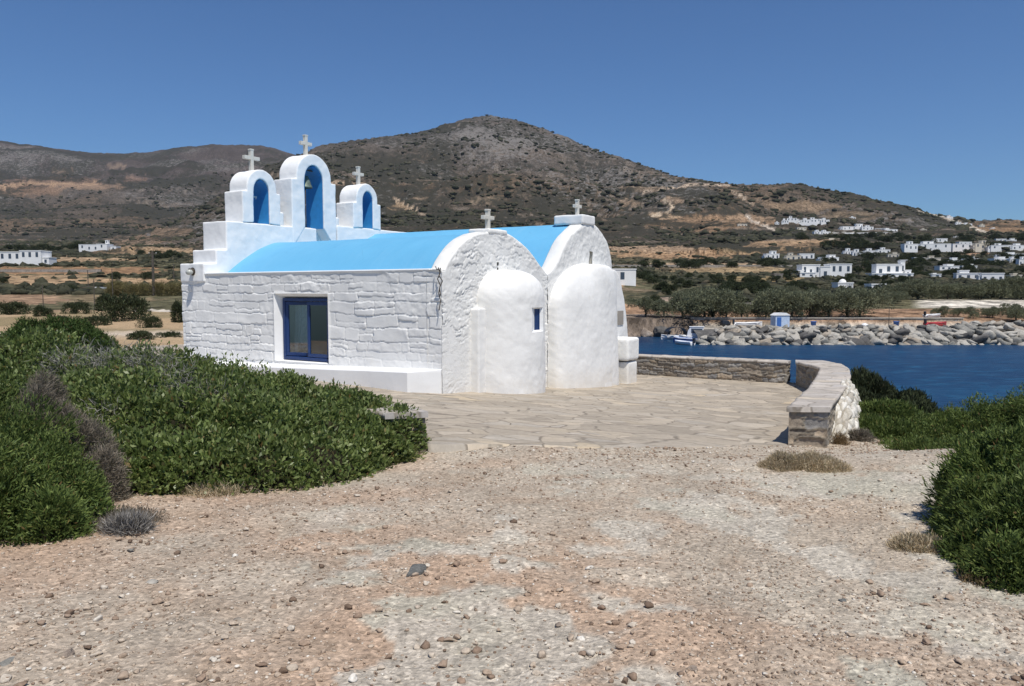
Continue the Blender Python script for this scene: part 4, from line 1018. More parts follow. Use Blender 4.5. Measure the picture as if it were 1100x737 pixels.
L = [mound(42,7.3,410,.26,.28), mound(66,7.0,436,.24,.26), mound(88,6.6,466,.25,.26), mound(103,6.4,488,.19,.22), mound(35,7.0,428,.24,.26)]
shrub('grey_shrub', 'brownish grey twiggy shrub between the juniper and the big green shrub', 'shrub', L, M['brownshrub'], [(12000, 8, .065, .005, .7, .6, .02)], hull='hullgrey', seed=471, rough=.25, freq=4, hs=.78)
def tuft(label, cat, px, py, wpx, hpx, mat, n, ln, seed, name='dry_tuft', wd=.006, up=.5, D=None, flat=1.0):
    z = .25
    for _ in range(8): X, Y, _z = ground(px, py, z); z = gz(X, Y)
    rx = wpx/F*Y/2; rz = max(hpx/F*Y, .05)
    return shrub(name, label, cat, [(X, Y+rx*.3, z-.02, rx, rx*.7*flat, rz)], mat, [(n, 6, ln, wd, .7, up, .02)], hull=None, seed=seed, depth=.8, rough=.3)
tuft('flat reddish brown dry twigs at the foot of the left juniper', 'dry twigs', 118, 566, 90, 3, M['brownshrub'], 900, .04, 481, flat=1.4)
tuft('dry brown grass under the left edge of the juniper', 'dry grass', 22, 556, 75, 12, M['drygrass'], 1500, .05, 483)
tuft('dark dead twig clump lying on the gravel right of the left juniper', 'dead twigs', 135, 572, 38, 10, M['greytwig'], 500, .10, 485)
for i, (px, py, w, h, lb) in enumerate([(230,532,70,6,'thin straw fringe along the front of the green shrub'),(325,520,60,7,'yellowish fringe of weeds below the shrub near its middle'),(432,492,38,10,'small weeds at the right foot of the green shrub beside the parapet end')]):
    tuft(lb, 'weeds', px, py, w, h, M['thyme'], 500, .06, 490+i)
# round dry thyme cushion
L = [mound(848,7.75,491,.30,.24), mound(880,7.7,494,.32,.24), mound(905,7.55,502,.2,.18), mound(830,7.8,498,.16,.16)]
shrub('dry_cushion', 'low straw brown cushion plant on the gravel below the terrace corner', 'cushion plant', [(l[0],l[1],l[2],l[3],l[4],l[5]) for l in L], M['thyme'], [(8000, 8, .045, .005, .8, .5, .015)], hull='hullstraw', hs=.8, seed=501, rough=.25, freq=6)
# junipers to the right
L = [mound(1078,5.4,492,.33,.42), mound(1110,5.3,484,.45,.55), mound(1165,5.3,478,.7,.7), mound(1050,5.0,530,.16,.25), mound(1082,4.75,535,.24,.30), mound(1120,4.55,540,.33,.38), mound(1060,4.6,572,.14,.20), mound(1100,4.25,592,.19,.24), mound(1150,4.2,585,.3,.3)]
shrub('juniper_bush', 'rounded dark green juniper bush at the right edge, nearest the camera', 'bush', L, M['juniper'], JUN(13000), seed=511, rough=.5, freq=6, hs=.74)
tuft('pale dry grass at the left foot of the near right juniper', 'dry grass', 992, 592, 56, 6, M['thyme'], 1300, .045, 519, flat=1.3)
tuft('rusty dry litter under the near right juniper', 'dry litter', 1075, 628, 70, 3, M['drygrass'], 700, .035, 520)
L = [mound(992,12.2,458,.85,.8), mound(1035,12.0,449,.8,.8), mound(1075,11.6,446,.85,.85), mound(1118,11.2,442,.9,.9), mound(1160,10.8,440,1.0,1.0), mound(972,11.0,480,.5,.45), mound(1003,10.5,478,.5,.45), mound(1035,10.0,482,.5,.45), mound(1068,9.7,480,.55,.5), mound(1105,9.4,478,.6,.5), mound(1150,9.2,476,.8,.7), mound(1055,13.5,444,.9,.8), mound(1110,13.2,440,.9,.8)]
shrub('juniper_bush', 'long spreading green juniper bush on the right bank above the sea', 'bush', L, M['juniper'], [(26000, 10, .055, .015, .8, .35, .03),(7000,9,.075,.013,.5,.5,.02)], seed=531, rough=.5, freq=3.2, hs=.76)
L = [mound(955,13.2,438,.6,.6), mound(940,12.6,452,.5,.5), mound(975,13.0,446,.7,.6), mound(962,12.2,458,.5,.45)]
shrub('green_bush', 'bright green bush just behind the rubble heap', 'bush', L, M['juniper'], [(9000, 10, .08, .018, .7, .4, .03)], seed=541, rough=.3, freq=3)
L = [mound(922,19.0,402,.55,.8), mound(940,18.0,412,.9,.9), mound(962,17.0,424,.9,.9), mound(930,16.5,425,.7,.8), mound(985,16.0,436,.8,.8)]
shrub('sea_shrub', 'dark grey-brown shrub outside the parapet against the water', 'shrub', L, M['darktree'], [(9000, 8, .12, .022, .5, .5, .03)], seed=551, rough=.3, freq=2.5)
tuft('small grey dry plant at the foot of the rubble heap', 'dry plant', 925, 475, 30, 14, M['brownshrub'], 600, .07, 561)
tuft('straw clump in the corner between parapet and rubble heap', 'dry grass', 903, 478, 14, 12, M['drygrass'], 300, .06, 563)

# loose stones
def convex_rock(rg, V0, planes=9, jitter=.12):
    v = V0.copy()
    for _ in range(planes):
        n = unit(rg.normal(size=3)); d = rg.uniform(.38, .8); q = v@n; v = v-np.maximum(q-d, 0)[:, None]*n
    return v*(1+rg.normal(size=(len(v), 1))*jitter*.3)
def scatter_pebbles():
    rg = np.random.default_rng(77); I, Fq = I1; var = [convex_rock(rg, I, 5, .25) for _ in range(14)]
    n = 62000; D = 2.6*np.exp(rg.random(n)*math.log(24/2.6)); D = np.where(rg.random(n) < .35, 2.6+rg.random(n)*9, D); px = rg.uniform(-160, 1260, n); X = (px-CX)/F*D
    dens = .35+.65*sstep(-.2,.3, fbm(X*.8, D*.8, 88, 4)); rmk = rockmask(X, D); keep = (rg.random(n) < dens*(1-.75*rmk))
    ne = near_edge(X); inside = (D > ne-.03) & (X > -12) & (X < 9.2) & (D < 31); keep &= ~inside; X, D = X[keep], D[keep]; n = len(X)
    s = .0048+.0085*rg.random(n)**2.2+.02*(rg.random(n) > .99)*rg.random(n); s *= np.clip(D/5.5, .9, 2.2)
    Z = height(X, D)+near_detail(X, D)+fbm(X*24, D*24, 47, 3)*.006*(1-sstep(12,20,D))
    k = rg.integers(0, len(var), n); VV = np.stack(var)[k]; a = rg.random(n)*6.28; ca, sa = np.cos(a), np.sin(a)
    sx = s*(.8+.7*rg.random(n)); sy = s*(.8+.5*rg.random(n)); sz = s*(.4+.4*rg.random(n))
    x = VV[..., 0]*sx[:, None]; y = VV[..., 1]*sy[:, None]; z = VV[..., 2]*sz[:, None]
    P = np.stack([x*ca[:, None]-y*sa[:, None]+X[:, None], x*sa[:, None]+y*ca[:, None]+D[:, None], z+Z[:, None]+sz[:, None]*.3], -1)
    F2 = (Fq[None]+np.arange(n)[:, None, None]*len(I)).reshape(-1, 3)
    tag(link('gravel_stones', np_mesh('gravel_stones', P.reshape(-1, 3), F2, 3), M['pebble']), 'loose pebbles and stone chips covering the ground', 'gravel', kind='stuff')
scatter_pebbles()
def scatter_stones():
    rg = np.random.default_rng(78); n = 3600; D = 2.7+rg.random(n)**1.4*6.5; px = rg.uniform(-100, 1200, n); X = (px-CX)/F*D
    keep = (fbm(X*.9, D*.9, 89, 4)+.25*(X < .6)+.1*(D < 4.5) > .05+.25*rg.random(n)) & (D < near_edge(X)-.1); X, D = X[keep], D[keep]; n = len(X)
    I, Fq = I2_; var = np.stack([convex_rock(rg, I, 9, .3) for _ in range(16)]); k = rg.integers(0, 16, n); VV = var[k]; a = rg.random(n)*6.28; ca, sa = np.cos(a), np.sin(a)
    s_ = .007+.021*rg.random(n)**4; Z = height(X, D)+near_detail(X, D)
    x = VV[..., 0]*s_[:, None]*1.2; y = VV[..., 1]*s_[:, None]; z = VV[..., 2]*s_[:, None]*.7
    P = np.stack([x*ca[:, None]-y*sa[:, None]+X[:, None], x*sa[:, None]+y*ca[:, None]+D[:, None], z+Z[:, None]+s_[:, None]*.35], -1)
    F2 = (Fq[None]+np.arange(n)[:, None, None]*len(I)).reshape(-1, 3)
    tag(link('loose_stones', np_mesh('loose_stones', P.reshape(-1, 3), F2, 3), M['pebble']), 'scattered fist-sized and smaller stones on the gravel', 'stones', kind='stuff')
scatter_stones()
rg = np.random.default_rng(5)
def rock(px, py, s, mat, label, flat=.55, name='stone', seed=0):
    r = np.random.default_rng(seed); z = .3
    for _ in range(8): X, Y, _z = ground(px, py, z); z = gz(X, Y)
    v = convex_rock(r, I2_[0], 12)*np.array([1, .8, flat])*s
    o = link(name, np_mesh(name, v, I2_[1], 3), mat); o.location = (X, Y, z+s*flat*.35); o.rotation_euler = (0,0,r.uniform(0,6)); tag(o, label, 'stone'); return o
rock(447, 618, .085, M['greyrock'], 'dark grey rounded rock lying alone on the gravel, largest there', .6, seed=3)
rock(417, 594, .032, M['greyrock'], 'small dark stone left above the large grey rock', .6, seed=4)
for i, (px, py, s, m, lb) in enumerate([(75,706,.05,'coastrock','reddish brown stone at lower left on the gravel'),(163,628,.05,'bould_l','flat whitish stone slab in the left gravel'),(215,632,.035,'bould_b','tan stone right of the whitish slab'),(570,545,.03,'greyrock','dark chip in the middle of the gravel below the terrace'),
    (256,668,.04,'bould_b','tan rounded stone left of the grey rock'),(490,590,.035,'coastrock','reddish flat stone right above the grey rock'),(8,715,.06,'bould_m','grey stone cut by the lower left corner'),(600,672,.03,'coastrock','small brown stone on the pale bedrock patch, lower middle'),
    (744,720,.04,'coastrock','brown angular stone at the bottom edge right of centre'),(905,646,.03,'greyrock','dark pebble in front of the right juniper'),(140,592,.035,'bould_m','grey stone just right of the dead twigs')]):
    rock(px, py, s, M[m], lb, .5, seed=20+i)

# ------------------------------------------------------------------ FAR SHORE
def copy_tree(o, loc, rz=0, sc_=(1,1,1), label=None):
    c = o.copy(); COL.objects.link(c); c.location = loc; c.rotation_euler = (0,0,rz); c.scale = sc_
    if label: c['label'] = label
    for ch in o.children:
        d = ch.copy(); COL.objects.link(d); d.parent = c
    return c
ORD = ['first','second','third','fourth','fifth','sixth','seventh','eighth','ninth','tenth','eleventh','twelfth','thirteenth','fourteenth','fifteenth','sixteenth','seventeenth','eighteenth','nineteenth','twentieth']
def ordn(i):
    if i < 20: return ORD[i]
    t = ['twenty','thirty','forty','fifty','sixty','seventy','eighty','ninety'][(i+1)//10-2]; u = (i+1)%10
    tt = {'twenty':'twentieth','thirty':'thirtieth','forty':'fortieth','fifty':'fiftieth','sixty':'sixtieth','seventy':'seventieth','eighty':'eightieth','ninety':'ninetieth'}
    return tt[t] if u == 0 else t+'-'+ORD[u-1]
class Kind:
    """a tree or bush of one kind: meshes built once, then copied"""
    def __init__(s, name, cat, group, mat, variants, h, w, n, K, ln, wd, seed, trunk=True, low=False):
        s.proto = []; s.name = name; s.cat = cat; s.group = group; s.mat = mat; s.used = 0; s.h = h; s.w = w
        for v in range(variants):
            r = np.random.default_rng(seed+v); L = []
            k = 10 if not low else 6
            for i in range(k):
                a = r.uniform(0, 6.28); q = r.uniform(0, .9)*w/2; rr = r.uniform(.15, .30)*w
                zc = (r.uniform(.16, .68) if not low else r.uniform(.15,.45))*h; L.append((q*math.cos(a)*1.3, q*math.sin(a), zc, rr, rr, min(rr*.8, h-zc) if not low else (h-zc)*r.uniform(.7,1)))
            p, nr = lobe_points(L, n, .45, .35, seed+v, zmin=-.6, freq=1.3); V, Fq = blades(p, nr, K, ln, wd, .7, .3, .1*ln*3, seed+v+9)
            s.proto.append((L, np_mesh('crown', V, Fq), r.integers(1, 99)))
        s.trunkmesh = None
        if trunk:
            b = MB(); r = np.random.default_rng(seed)
            b.tube([(0,0,-.4),(.08,0,h*.25),(-.05,.05,h*.5),(0,0,h*.75)], [.16,.13,.10,.04], 7)
            for i in range(4):
                a = i*1.6+.3; b.tube([(0,0,h*.22),(math.cos(a)*w*.15,math.sin(a)*w*.15,h*.45),(math.cos(a)*w*.3,math.sin(a)*w*.3,h*.65)], [.08,.06,.03], 6)
            s.trunkmesh = py_mesh('trunk', b.V, b.F)
    def place(s, x, y, z, sc_, label, rz=0, sx=1):
        L, me, _ = s.proto[s.used % len(s.proto)]; s.used += 1
        root = empty(s.name, (x, y, z), rz); root.scale = (sc_*sx, sc_, sc_); tag(root, label, s.cat, s.group)
        if not me.materials: me.materials.append(s.mat)
        o = bpy.data.objects.new('crown', me); COL.objects.link(o); o.parent = root
        if s.trunkmesh:
            if not s.trunkmesh.materials: s.trunkmesh.materials.append(M['bark'])
            t = bpy.data.objects.new('trunk', s.trunkmesh); COL.objects.link(t); t.parent = root
        return root
TAM = Kind('tamarisk_tree','tree','grey-green tamarisks behind the quay', M['tamarisk'], 6, 4.0, 5.0, 2300, 3, .26, .09, 601)
DRK = Kind('bushy_tree','tree','dark trees among the fields and houses', M['darktree'], 5, 4.0, 5.5, 900, 3, .45, .18, 641)
BSH = Kind('round_bush','bush','dark bushes on the fields left of the chapel', M['darktree'], 5, 1.6, 4.0, 1500, 3, .20, .07, 661, trunk=False, low=True)
REED = Kind('reed_clump','reeds','reeds behind the dark bushes on the left', M['reed'], 3, 2.4, 2.6, 500, 5, .7, .05, 681, trunk=False, low=True)
# tamarisk rows: (px, base row, height px)
tam = []
for px, py, h in [(700,340,26),(716,341,24),(733,342,30),(751,343,32),(768,343,33),(786,343,31),(803,343,28),(818,343,29),(836,343,33),(853,343,34),(870,342,36),(887,342,38),(905,342,38),(922,341,36)]: tam.append((px, py, h, 0))
for i, px in enumerate(range(742, 975, 17)): tam.append((px+R.uniform(-4,4), 326+R.uniform(-2,3), 16+R.uniform(-3,3), 1))
for i, px in enumerate(range(958, 1108, 11)): tam.append((px+R.uniform(-3,3), 324+R.uniform(-1,2), 22+R.uniform(-3,5), 2))
for i, px in enumerate(range(1012, 1090, 15)): tam.append((px+R.uniform(-3,3), 341+R.uniform(-1,1), 11+R.uniform(-2,3), 3))
tam.append((1098, 345, 26, 3))
tam.sort(); cnt = [0,0,0,0]
rown = ['tamarisk tree in the front row right behind the quay, {} from the left','tamarisk tree in the second row inland of the quay, {} from the left','tamarisk tree in the row behind the pale beach, {} from the left','low shore tree between quay wall and beach, {} from the left']
for px, py, h, r in tam:
    dm = {0:108, 1:128, 2:150, 3:108}[r]; x, y, z = locate(px, py, dm, 330)
    y = max(y, dm+1) if r != 3 else y; z = gz((px-CX)/F*y, y); x = (px-CX)/F*y
    zt = z_of(py-h, y); sc_ = max(.35, (zt-z)/3.7)*(1.0)
    sc_ = min(sc_, 1.9)*R.choice([.72,.85,.95,1.0,1.08])
    x += R.uniform(-.9,.9)
    TAM.place(x, y, z, sc_, 'grey-green '+rown[r].format(ordn(cnt[r])), R.uniform(0,6), 1.1); cnt[r] += 1
# dark trees among houses and fields
zones = [('among the houses of the right-hand village',(965,1100,272,298,50)),('among the upper houses above the long villa',(880,965,262,284,18)),('between the two big villas and the tamarisks',(905,1000,284,304,20)),('on the field edge right of the chapel',(690,850,296,306,24)),
 ('in the green belt behind the tamarisks',(700,860,309,318,22)),('in the green belt below the long villa',(850,960,305,316,16)),('on the line between the tan fields',(690,840,284,288,20)),('above the village at the slope foot',(845,1100,256,266,26)),('behind the dry stone wall near the quay',(700,800,326,331,7))]
zl_ = []
for txt, (x0, x1, y0, y1, n) in zones: zl_.append((txt, sorted((R.uniform(x0, x1), R.uniform(y0, y1)) for k in range(n))))
zl_.append(('in the grove behind the long low white building', sorted((px, 269.5+R.uniform(-1,1)) for px in (12,25,40,52,66,78,88,97,112))))
zl_.append(('in the line left of the chapel bell wall', sorted((R.uniform(135,200), 276+R.uniform(-2,3)) for k in range(7))))
for txt, lst in zl_:
    for i, (px, py) in enumerate(lst):
        x, y, z = locate(px, py, 128 if px > 600 else 60); far = min(1.6, max(.55, y/420.))
        DRK.place(x, y, z-.2, far*R.uniform(.7,1.2), 'dark tree %s, %s from the left' % (txt, ordn(i)), R.uniform(0,6), R.uniform(1,1.6))
# bushes of the left middle distance: px, base row, width px, height px, text
for i, (px, py, w, h, lb) in enumerate([(132,344,74,28,'largest dark rounded bush left of the chapel'),(162,352,38,13,'dark bush between the big bush and the chapel corner, in front of the track'),(192,346,36,22,'tall dark bush touching the left corner of the chapel'),(178,363,44,9,'low green bush left of the chapel beside the pale track'),
    (146,366,60,12,'flat green bush over the pale track'),(100,350,50,12,'low green bush left of the largest dark bush'),(12,338,60,14,'dark hedge-like bush at the left edge behind the pole'),(45,340,40,12,'dark bush right of the left edge one'),(80,337,44,14,'long dark bush in the middle of the hedge row'),(110,334,40,18,'dark bush at the right end of the hedge row'),
    (62,349,42,11,'oval dark bush alone in front of the hedge row'),(5,306,14,7,'small dark bush at the left edge under the long white building'),(50,313,11,6,'tiny round bush in the tan field'),(72,313,34,7,'flat dark bush in the tan field right of the tiny round one'),(124,300,24,8,'dark bush on the field edge in the upper left'),(160,300,22,8,'dark bush on the field edge near the utility post'),
    (22,283,8,6,'small green bush before the long white building'),(37,281,6,4,'second small bush before the long white building')]):
    x, y, z = locate(px, py, 24)
    y = min(y, 600); s = h/F*y/1.55
    BSH.place(x, y, z-.1, s, lb, R.uniform(0,.4), (w/h)*1.6/5.4)
L = [mound(42,19.5,350,1.05,1.0), mound(72,19.5,349,1.1,1.0), mound(97,19.2,357,.8,.8), mound(112,18.8,364,.5,.6), mound(20,19.5,357,.8,.8)]
shrub('juniper_bush','broad dark green juniper mound behind the big shrub at left','bush', L, M['juniper_dark'], [(14000, 9, .085, .022, .8, .4, .04)], seed=701, rough=.3, freq=2)
for i, px in enumerate([118,126,135,144,153,172,181,190]):
    x, y, z = locate(px, 318, 60); REED.place(x+R.uniform(-1,1), y+R.uniform(-2,2), z, R.uniform(9,14)/F*y/2.2, 'yellow-green reed clump behind the dark bushes, %s from the left' % ordn(i), R.uniform(0,6), 1.1)
# straw grass below the track
# poles
def polething(px, pyb, pyt, w, label, name='wooden_post', dmin=50, arms=False):
    x, y, z = locate(px, pyb, dmin); zt = z_of(pyt, y); root = empty(name, (x, y, z)); tag(root, label, 'post' if not arms else 'utility post')
    b = MB(); r = w/F*y/2; b.tube([(0,0,-.3),(0,0,(zt-z)*.5),(0,0,zt-z)], [r, r*.9, r*.75], 8); b.build('shaft', M['pole'], root)
    if arms:
        b = MB(); b.box(-.7,.7,-.06,.06,(zt-z)*.93,(zt-z)*.93+.14); b.build('crossarm', M['pole'], root)
        for k in (-.6,0,.6):
            b = MB(); b.lathe([(.001,0),(.05,0),(.06,.08),(.03,.16),(.001,.17)], (k,0,(zt-z)*.93+.14), 8); b.build('insulator', M['paint_w'], root)
    return root
polething(166,318,270,3.2,'thick dark utility post standing left of the chapel corner','utility_post',arms=True)
for px, b0, t0, lb in [(47,338,306,'thin leaning field post nearest the left edge'),(96,311,290,'short thin post in the tan field above the dark bushes'),(102,333,300,'thin post on the left flank of the largest bush'),(122,330,289,'tall thin post in front of the largest bush'),(188,300,284,'faint thin post on the field right of the utility post')]:
    polething(px, b0, t0, 1.0, lb)

# hillside scrub too dense to count
def hill_scrub():
    rg = np.random.default_rng(99); n = 80000; I, Fq = I1; Vs = []
    D = 135*np.exp(rg.random(n)**.8*math.log(2700/135)); px = rg.uniform(-150, 1250, n); X = (px-CX)/F*D; Z = height(X, D)
    dz = Z-EYE; PY = CY-F*(D*math.sin(PT)+dz*math.cos(PT))/(D*math.cos(PT)-dz*math.sin(PT))
    keep = fbm(X/70, D/70, 103, 4) > -.15+.25*rg.normal(size=n)*.4
    for (fx, fy, rx, ry, fc, sb) in FIELDS:
        q = (px-fx)**2/rx**2+((PY-fy)/ry)**2; keep &= ~((q < .9) & (rg.random(n) < (.96 if ry < 6 else .85)))
    keep &= ~((px > 965) & (D < 155)) & (Z > -3); X, D, Z = X[keep], D[keep], Z[keep]; n = len(X)
    s = (.5+2.2*rg.random(n)**3)*np.clip(D/600, .5, 1.9); a = rg.random(n)*6.28
    jit = 1+.35*rg.normal(size=(n, len(I))); VV = I[None]*jit[..., None]
    x = VV[..., 0]*s[:, None]*(1+.6*rg.random((n,1))); y = VV[..., 1]*s[:, None]; z = VV[..., 2]*s[:, None]*.72
    P = np.stack([x+X[:, None], y+D[:, None], z+Z[:, None]+s[:, None]*.15], -1)
    F2 = (Fq[None]+np.arange(n)[:, None, None]*len(I)).reshape(-1, 3)
    tag(link('hill_scrub', np_mesh('hill_scrub', P.reshape(-1, 3), F2, 3), M['scrub']), 'dark low scrub covering the hillsides', 'scrub', kind='stuff')
hill_scrub()

# houses ------------------------------------------------------------
def house(label, px, py, w, h, blocks=None, mat='house_white', win=3, name='white_house', cat='house', depth=.8, group=None, seed=0, dome=False, dmin=126):
    r = random.Random(seed*7+int(px)); x, y, z = locate(px, py, dmin if px > 600 else 60); m = y/F; Wd, H = w*m, h*m
    root = empty(name, (x, y, z), r.uniform(-.25,.25) if blocks is None else r.uniform(-.1,.1)); tag(root, label, cat, group)
    if blocks is None:
        blocks = [(0, 1, .68, 1.0)]
        if r.random() < .7: a = r.uniform(.1,.5); blocks = [(0,1,.66,1.0),(a, a+r.uniform(.25,.4),1.0,.7)]
        if r.random() < .35: blocks.append((-.12,.0,.4,.8))
    b = MB(); bl = []
    for k, (a0, a1, hh, dd) in enumerate(blocks):
        x0, x1 = (a0-.5)*Wd, (a1-.5)*Wd; d = depth*max(Wd*.5, 4)*dd; y0 = -d*.5+.011*k; b.box(x0, x1, y0, y0+d, -2.5, hh*H); bl.append((x0, x1, y0, hh*H))
        b.box(x0-.12, x1+.12, y0-.12, y0+d+.12, hh*H, hh*H+.28)
    wall = b.build('wall', M[mat], root)
    for k, (x0, x1, y0, hh) in enumerate(bl):
        nn = max(1, int((x1-x0)/max(Wd/(win+.5), 1.8))); top = hh
        for i in range(nn):
            cx_ = x0+(x1-x0)*(i+.5)/nn+r.uniform(-.2,.2); ww = min(.9, (x1-x0)/nn*.3); hz = min(1.5, top*.42); zz = top*.22 if r.random() < .6 else .02; zz += (top-min(top, 3.4))
            q = MB(); q.box(cx_-ww*.6, cx_+ww*.6, y0-.05, y0+.05, zz, min(zz+hz*1.25, top-.25)); q.build('window', M['pane'], root)
    if dome:
        q = MB(); rr = Wd*.22; q.lathe([(rr,0),(rr*.95,rr*.35),(rr*.7,rr*.7),(rr*.35,rr*.93),(.01,rr)], (0,0,bl[0][3]+.28), 16); q.build('dome', M['house_white'], root, smooth=True)
    return root
HV = 'white village houses'
house('long white flat-roofed villa with several stepped blocks ', 881, 297, 56, 13, [(0,.12,.45,1),(.09,.42,.9,.9),(.42,.6,.75,1),(.6,1,.95,.9),(.02,.3,.25,1.5)], win=9, seed=1)
house('big white villa with terrace and tall chimney block, right of the long villa', 952, 298, 42, 14, [(0,1,.25,1.6),(.16,.78,.95,.8),(.78,.88,1.2,.5),(.86,1,.5,.9)], win=5, seed=2)
house('tiny pale chapel with pointed dome below the long white villa', 904, 310, 17, 6, [(0,1,.9,1)], win=2, dome=True, seed=3, name='small_chapel', cat='chapel')
house('low white box house below the big villa', 939, 311, 16, 5, [(0,1,1,1)], win=3, seed=4)
house('small white house with dark arched door seen just right of the chapel apse', 667, 306, 30, 16, [(0,1,1.0,.6),(-.3,.0,.2,.5)], win=1, seed=5, dmin=128)
house('long low white building with arches at the far left edge', 22, 284, 68, 13, [(-.3,.62,.95,.6),(.62,.95,1.05,.7),(.95,1.05,.5,.5)], win=9, seed=6, name='white_building', cat='building')
house('white house with long flat porch roof and small tower below the left hills', 110, 270, 40, 9, [(0,.55,.75,.6),(.5,.78,.8,.8),(.68,.74,1.25,.25),(.85,1,.55,.6)], win=5, seed=7)
villages = [('in the row above the long white villa', [(827,279,14,8),(850,280,14,7),(864,279,14,8),(888,282,18,7),(909,275,9,7),(920,276,12,7),(933,274,12,6),(946,273,12,6),(957,277,10,5)]),
 ('in the white hamlet high on the slope', [(841,241,6,5),(848,240,9,6),(855,241,6,4),(862,241,8,5),(869,241,9,6),(876,241,8,6),(883,241,8,5),(858,247,9,3),(876,252,9,4),(884,252,9,4),(832,242,4,3)]),
 ('in the scattered upper row below the dark slope', [(908,248,14,5),(919,245,7,5),(928,247,11,4),(941,248,7,3),(952,249,14,3),(795,244,9,4),(912,236,6,3),(988,249,6,3)]),
 ('on the right-hand ridge line', [(1015,236,7,4),(1034,243,9,3),(1050,244,6,3),(1062,247,5,2),(1025,241,5,2)]),
 ('in the dense upper part of the village', [(974,273,14,7),(1000,270,27,7),(1005,262,14,7),(1030,271,18,7),(1032,264,13,5),(1050,269,15,8),(1071,271,20,5),(1090,269,15,5),(1071,260,9,4),(1082,261,9,4),(1082,277,22,5),(1026,256,8,2)]),
 ('in the middle band of the village', [(984,281,10,5),(998,282,15,6),(1022,284,15,6),(1040,282,14,5),(1071,282,19,5),(1085,283,9,6),(1096,284,10,7),(968,282,7,3)]),
 ('in the lowest village row above the tamarisks', [(1015,290,20,5),(1037,290,15,5),(1037,300,21,8),(1063,301,19,9),(1087,300,10,5),(1000,297,13,2.5)])]
for vi, (txt, lst) in enumerate(villages):
    lst = sorted(lst)
    for i, (px, py, w, h) in enumerate(lst):
        mt = 'house_cream' if (vi*5+i*3) % 7 == 3 else 'house_white'
        house('%s cube house %s, %s from the left' % ('cream' if mt == 'house_cream' else 'white', txt, ordn(i)), px, py, w*1.12, h*1.1, mat=mt, group=HV, seed=20+vi*20+i)
# stone hut and white rubble on the left fields
house('small grey stone hut on the field left of the long white villa', 834, 300, 9, 5, [(0,1,1,1)], mat='house_grey', win=1, seed=9, name='stone_hut', cat='hut')
house('tiny white hut among the dark bushes left of the chapel', 111, 315, 4, 5, [(0,1,1,1)], win=1, seed=10, name='white_hut', cat='hut')
# white terrace walls on the slope
for i, (x0, x1, py) in enumerate([(893,915,251.5),(917,940,251.5),(944,962,251),(888,903,258)]):
    xa, ya, za = locate(x0, py); xb, yb, zb_ = locate(x1, py); dx, dy = xb-xa, yb-ya; L_ = math.hypot(dx, dy)
    b = MB(); b.box(0, L_, -.3, .3, -2, 1.6); o = b.build('terrace_wall', M['house_white' if i < 3 else 'house_cream']); o.location = (xa, ya, (za+zb_)/2); o.rotation_euler = (0,0,math.atan2(dy, dx)); tag(o, 'long low pale terrace wall on the slope above the village, %s from the left' % ordn(i), 'terrace wall', 'terrace walls on the slope')
# dry stone field walls
for i, (x0, x1, py, hh) in enumerate([(700,840,331,.9),(0,110,292.5,.9),(640,850,287,1.0)]):
    pts = [locate(p, py, 118 if x0 > 600 else 60) for p in np.linspace(x0, x1, 12)]
    b = MB()
    for (xa, ya, za), (xb, yb, zb_) in zip(pts[:-1], pts[1:]):
        b.add([(xa,ya,za-1),(xb,yb,zb_-1),(xb,yb,zb_+hh),(xa,ya,za+hh),(xa,ya+.7,za-1),(xb,yb+.7,zb_-1),(xb,yb+.7,zb_+hh),(xa,ya+.7,za+hh)],[(0,1,2,3),(3,2,6,7),(7,6,5,4)])
    tag(b.build('field_wall', M['house_grey']), ['dry stone field wall behind the front tamarisk row','dry stone wall along the tan field below the long white building','dry stone wall across the fields right of the chapel'][i], 'stone wall')

# quay wall
def quay():
    P = [((742-CX)/F*108.2,108.2),((880-CX)/F*108,108.0),((1035-CX)/F*107.5,107.5)]
    zb = lambda x, y: -3.4+0*x; zt = lambda x, y: -1.95+.0*x
    V, Fq, c = wall_strip(P, 1, zb, zt, 801, .9, .4, .10, step=.16, pal=STONE_PAL*1.35); n0 = len(V)
    me = np_mesh('quay_wall', V, Fq); set_col(me, c); root = empty('quay_wall', (0,0,0)); tag(root, 'long low rubble retaining wall behind the quay apron', 'wall'); link('wall_face', me, M['stone'], root)
    b = MB()
    for (a, c_) in zip(P[:-1], P[1:]): b.add([(a[0],a[1]-.15,-1.95),(c_[0],c_[1]-.15,-1.95),(c_[0],c_[1]+.6,-1.95),(a[0],a[1]+.6,-1.95),(a[0],a[1]-.15,-1.83),(c_[0],c_[1]-.15,-1.83),(c_[0],c_[1]+.6,-1.83),(a[0],a[1]+.6,-1.83)],[(0,1,5,4),(4,5,6,7),(0,4,7,3),(1,2,6,5),(3,7,6,2)])
    b.build('coping', M['bould_l'], root)
quay()
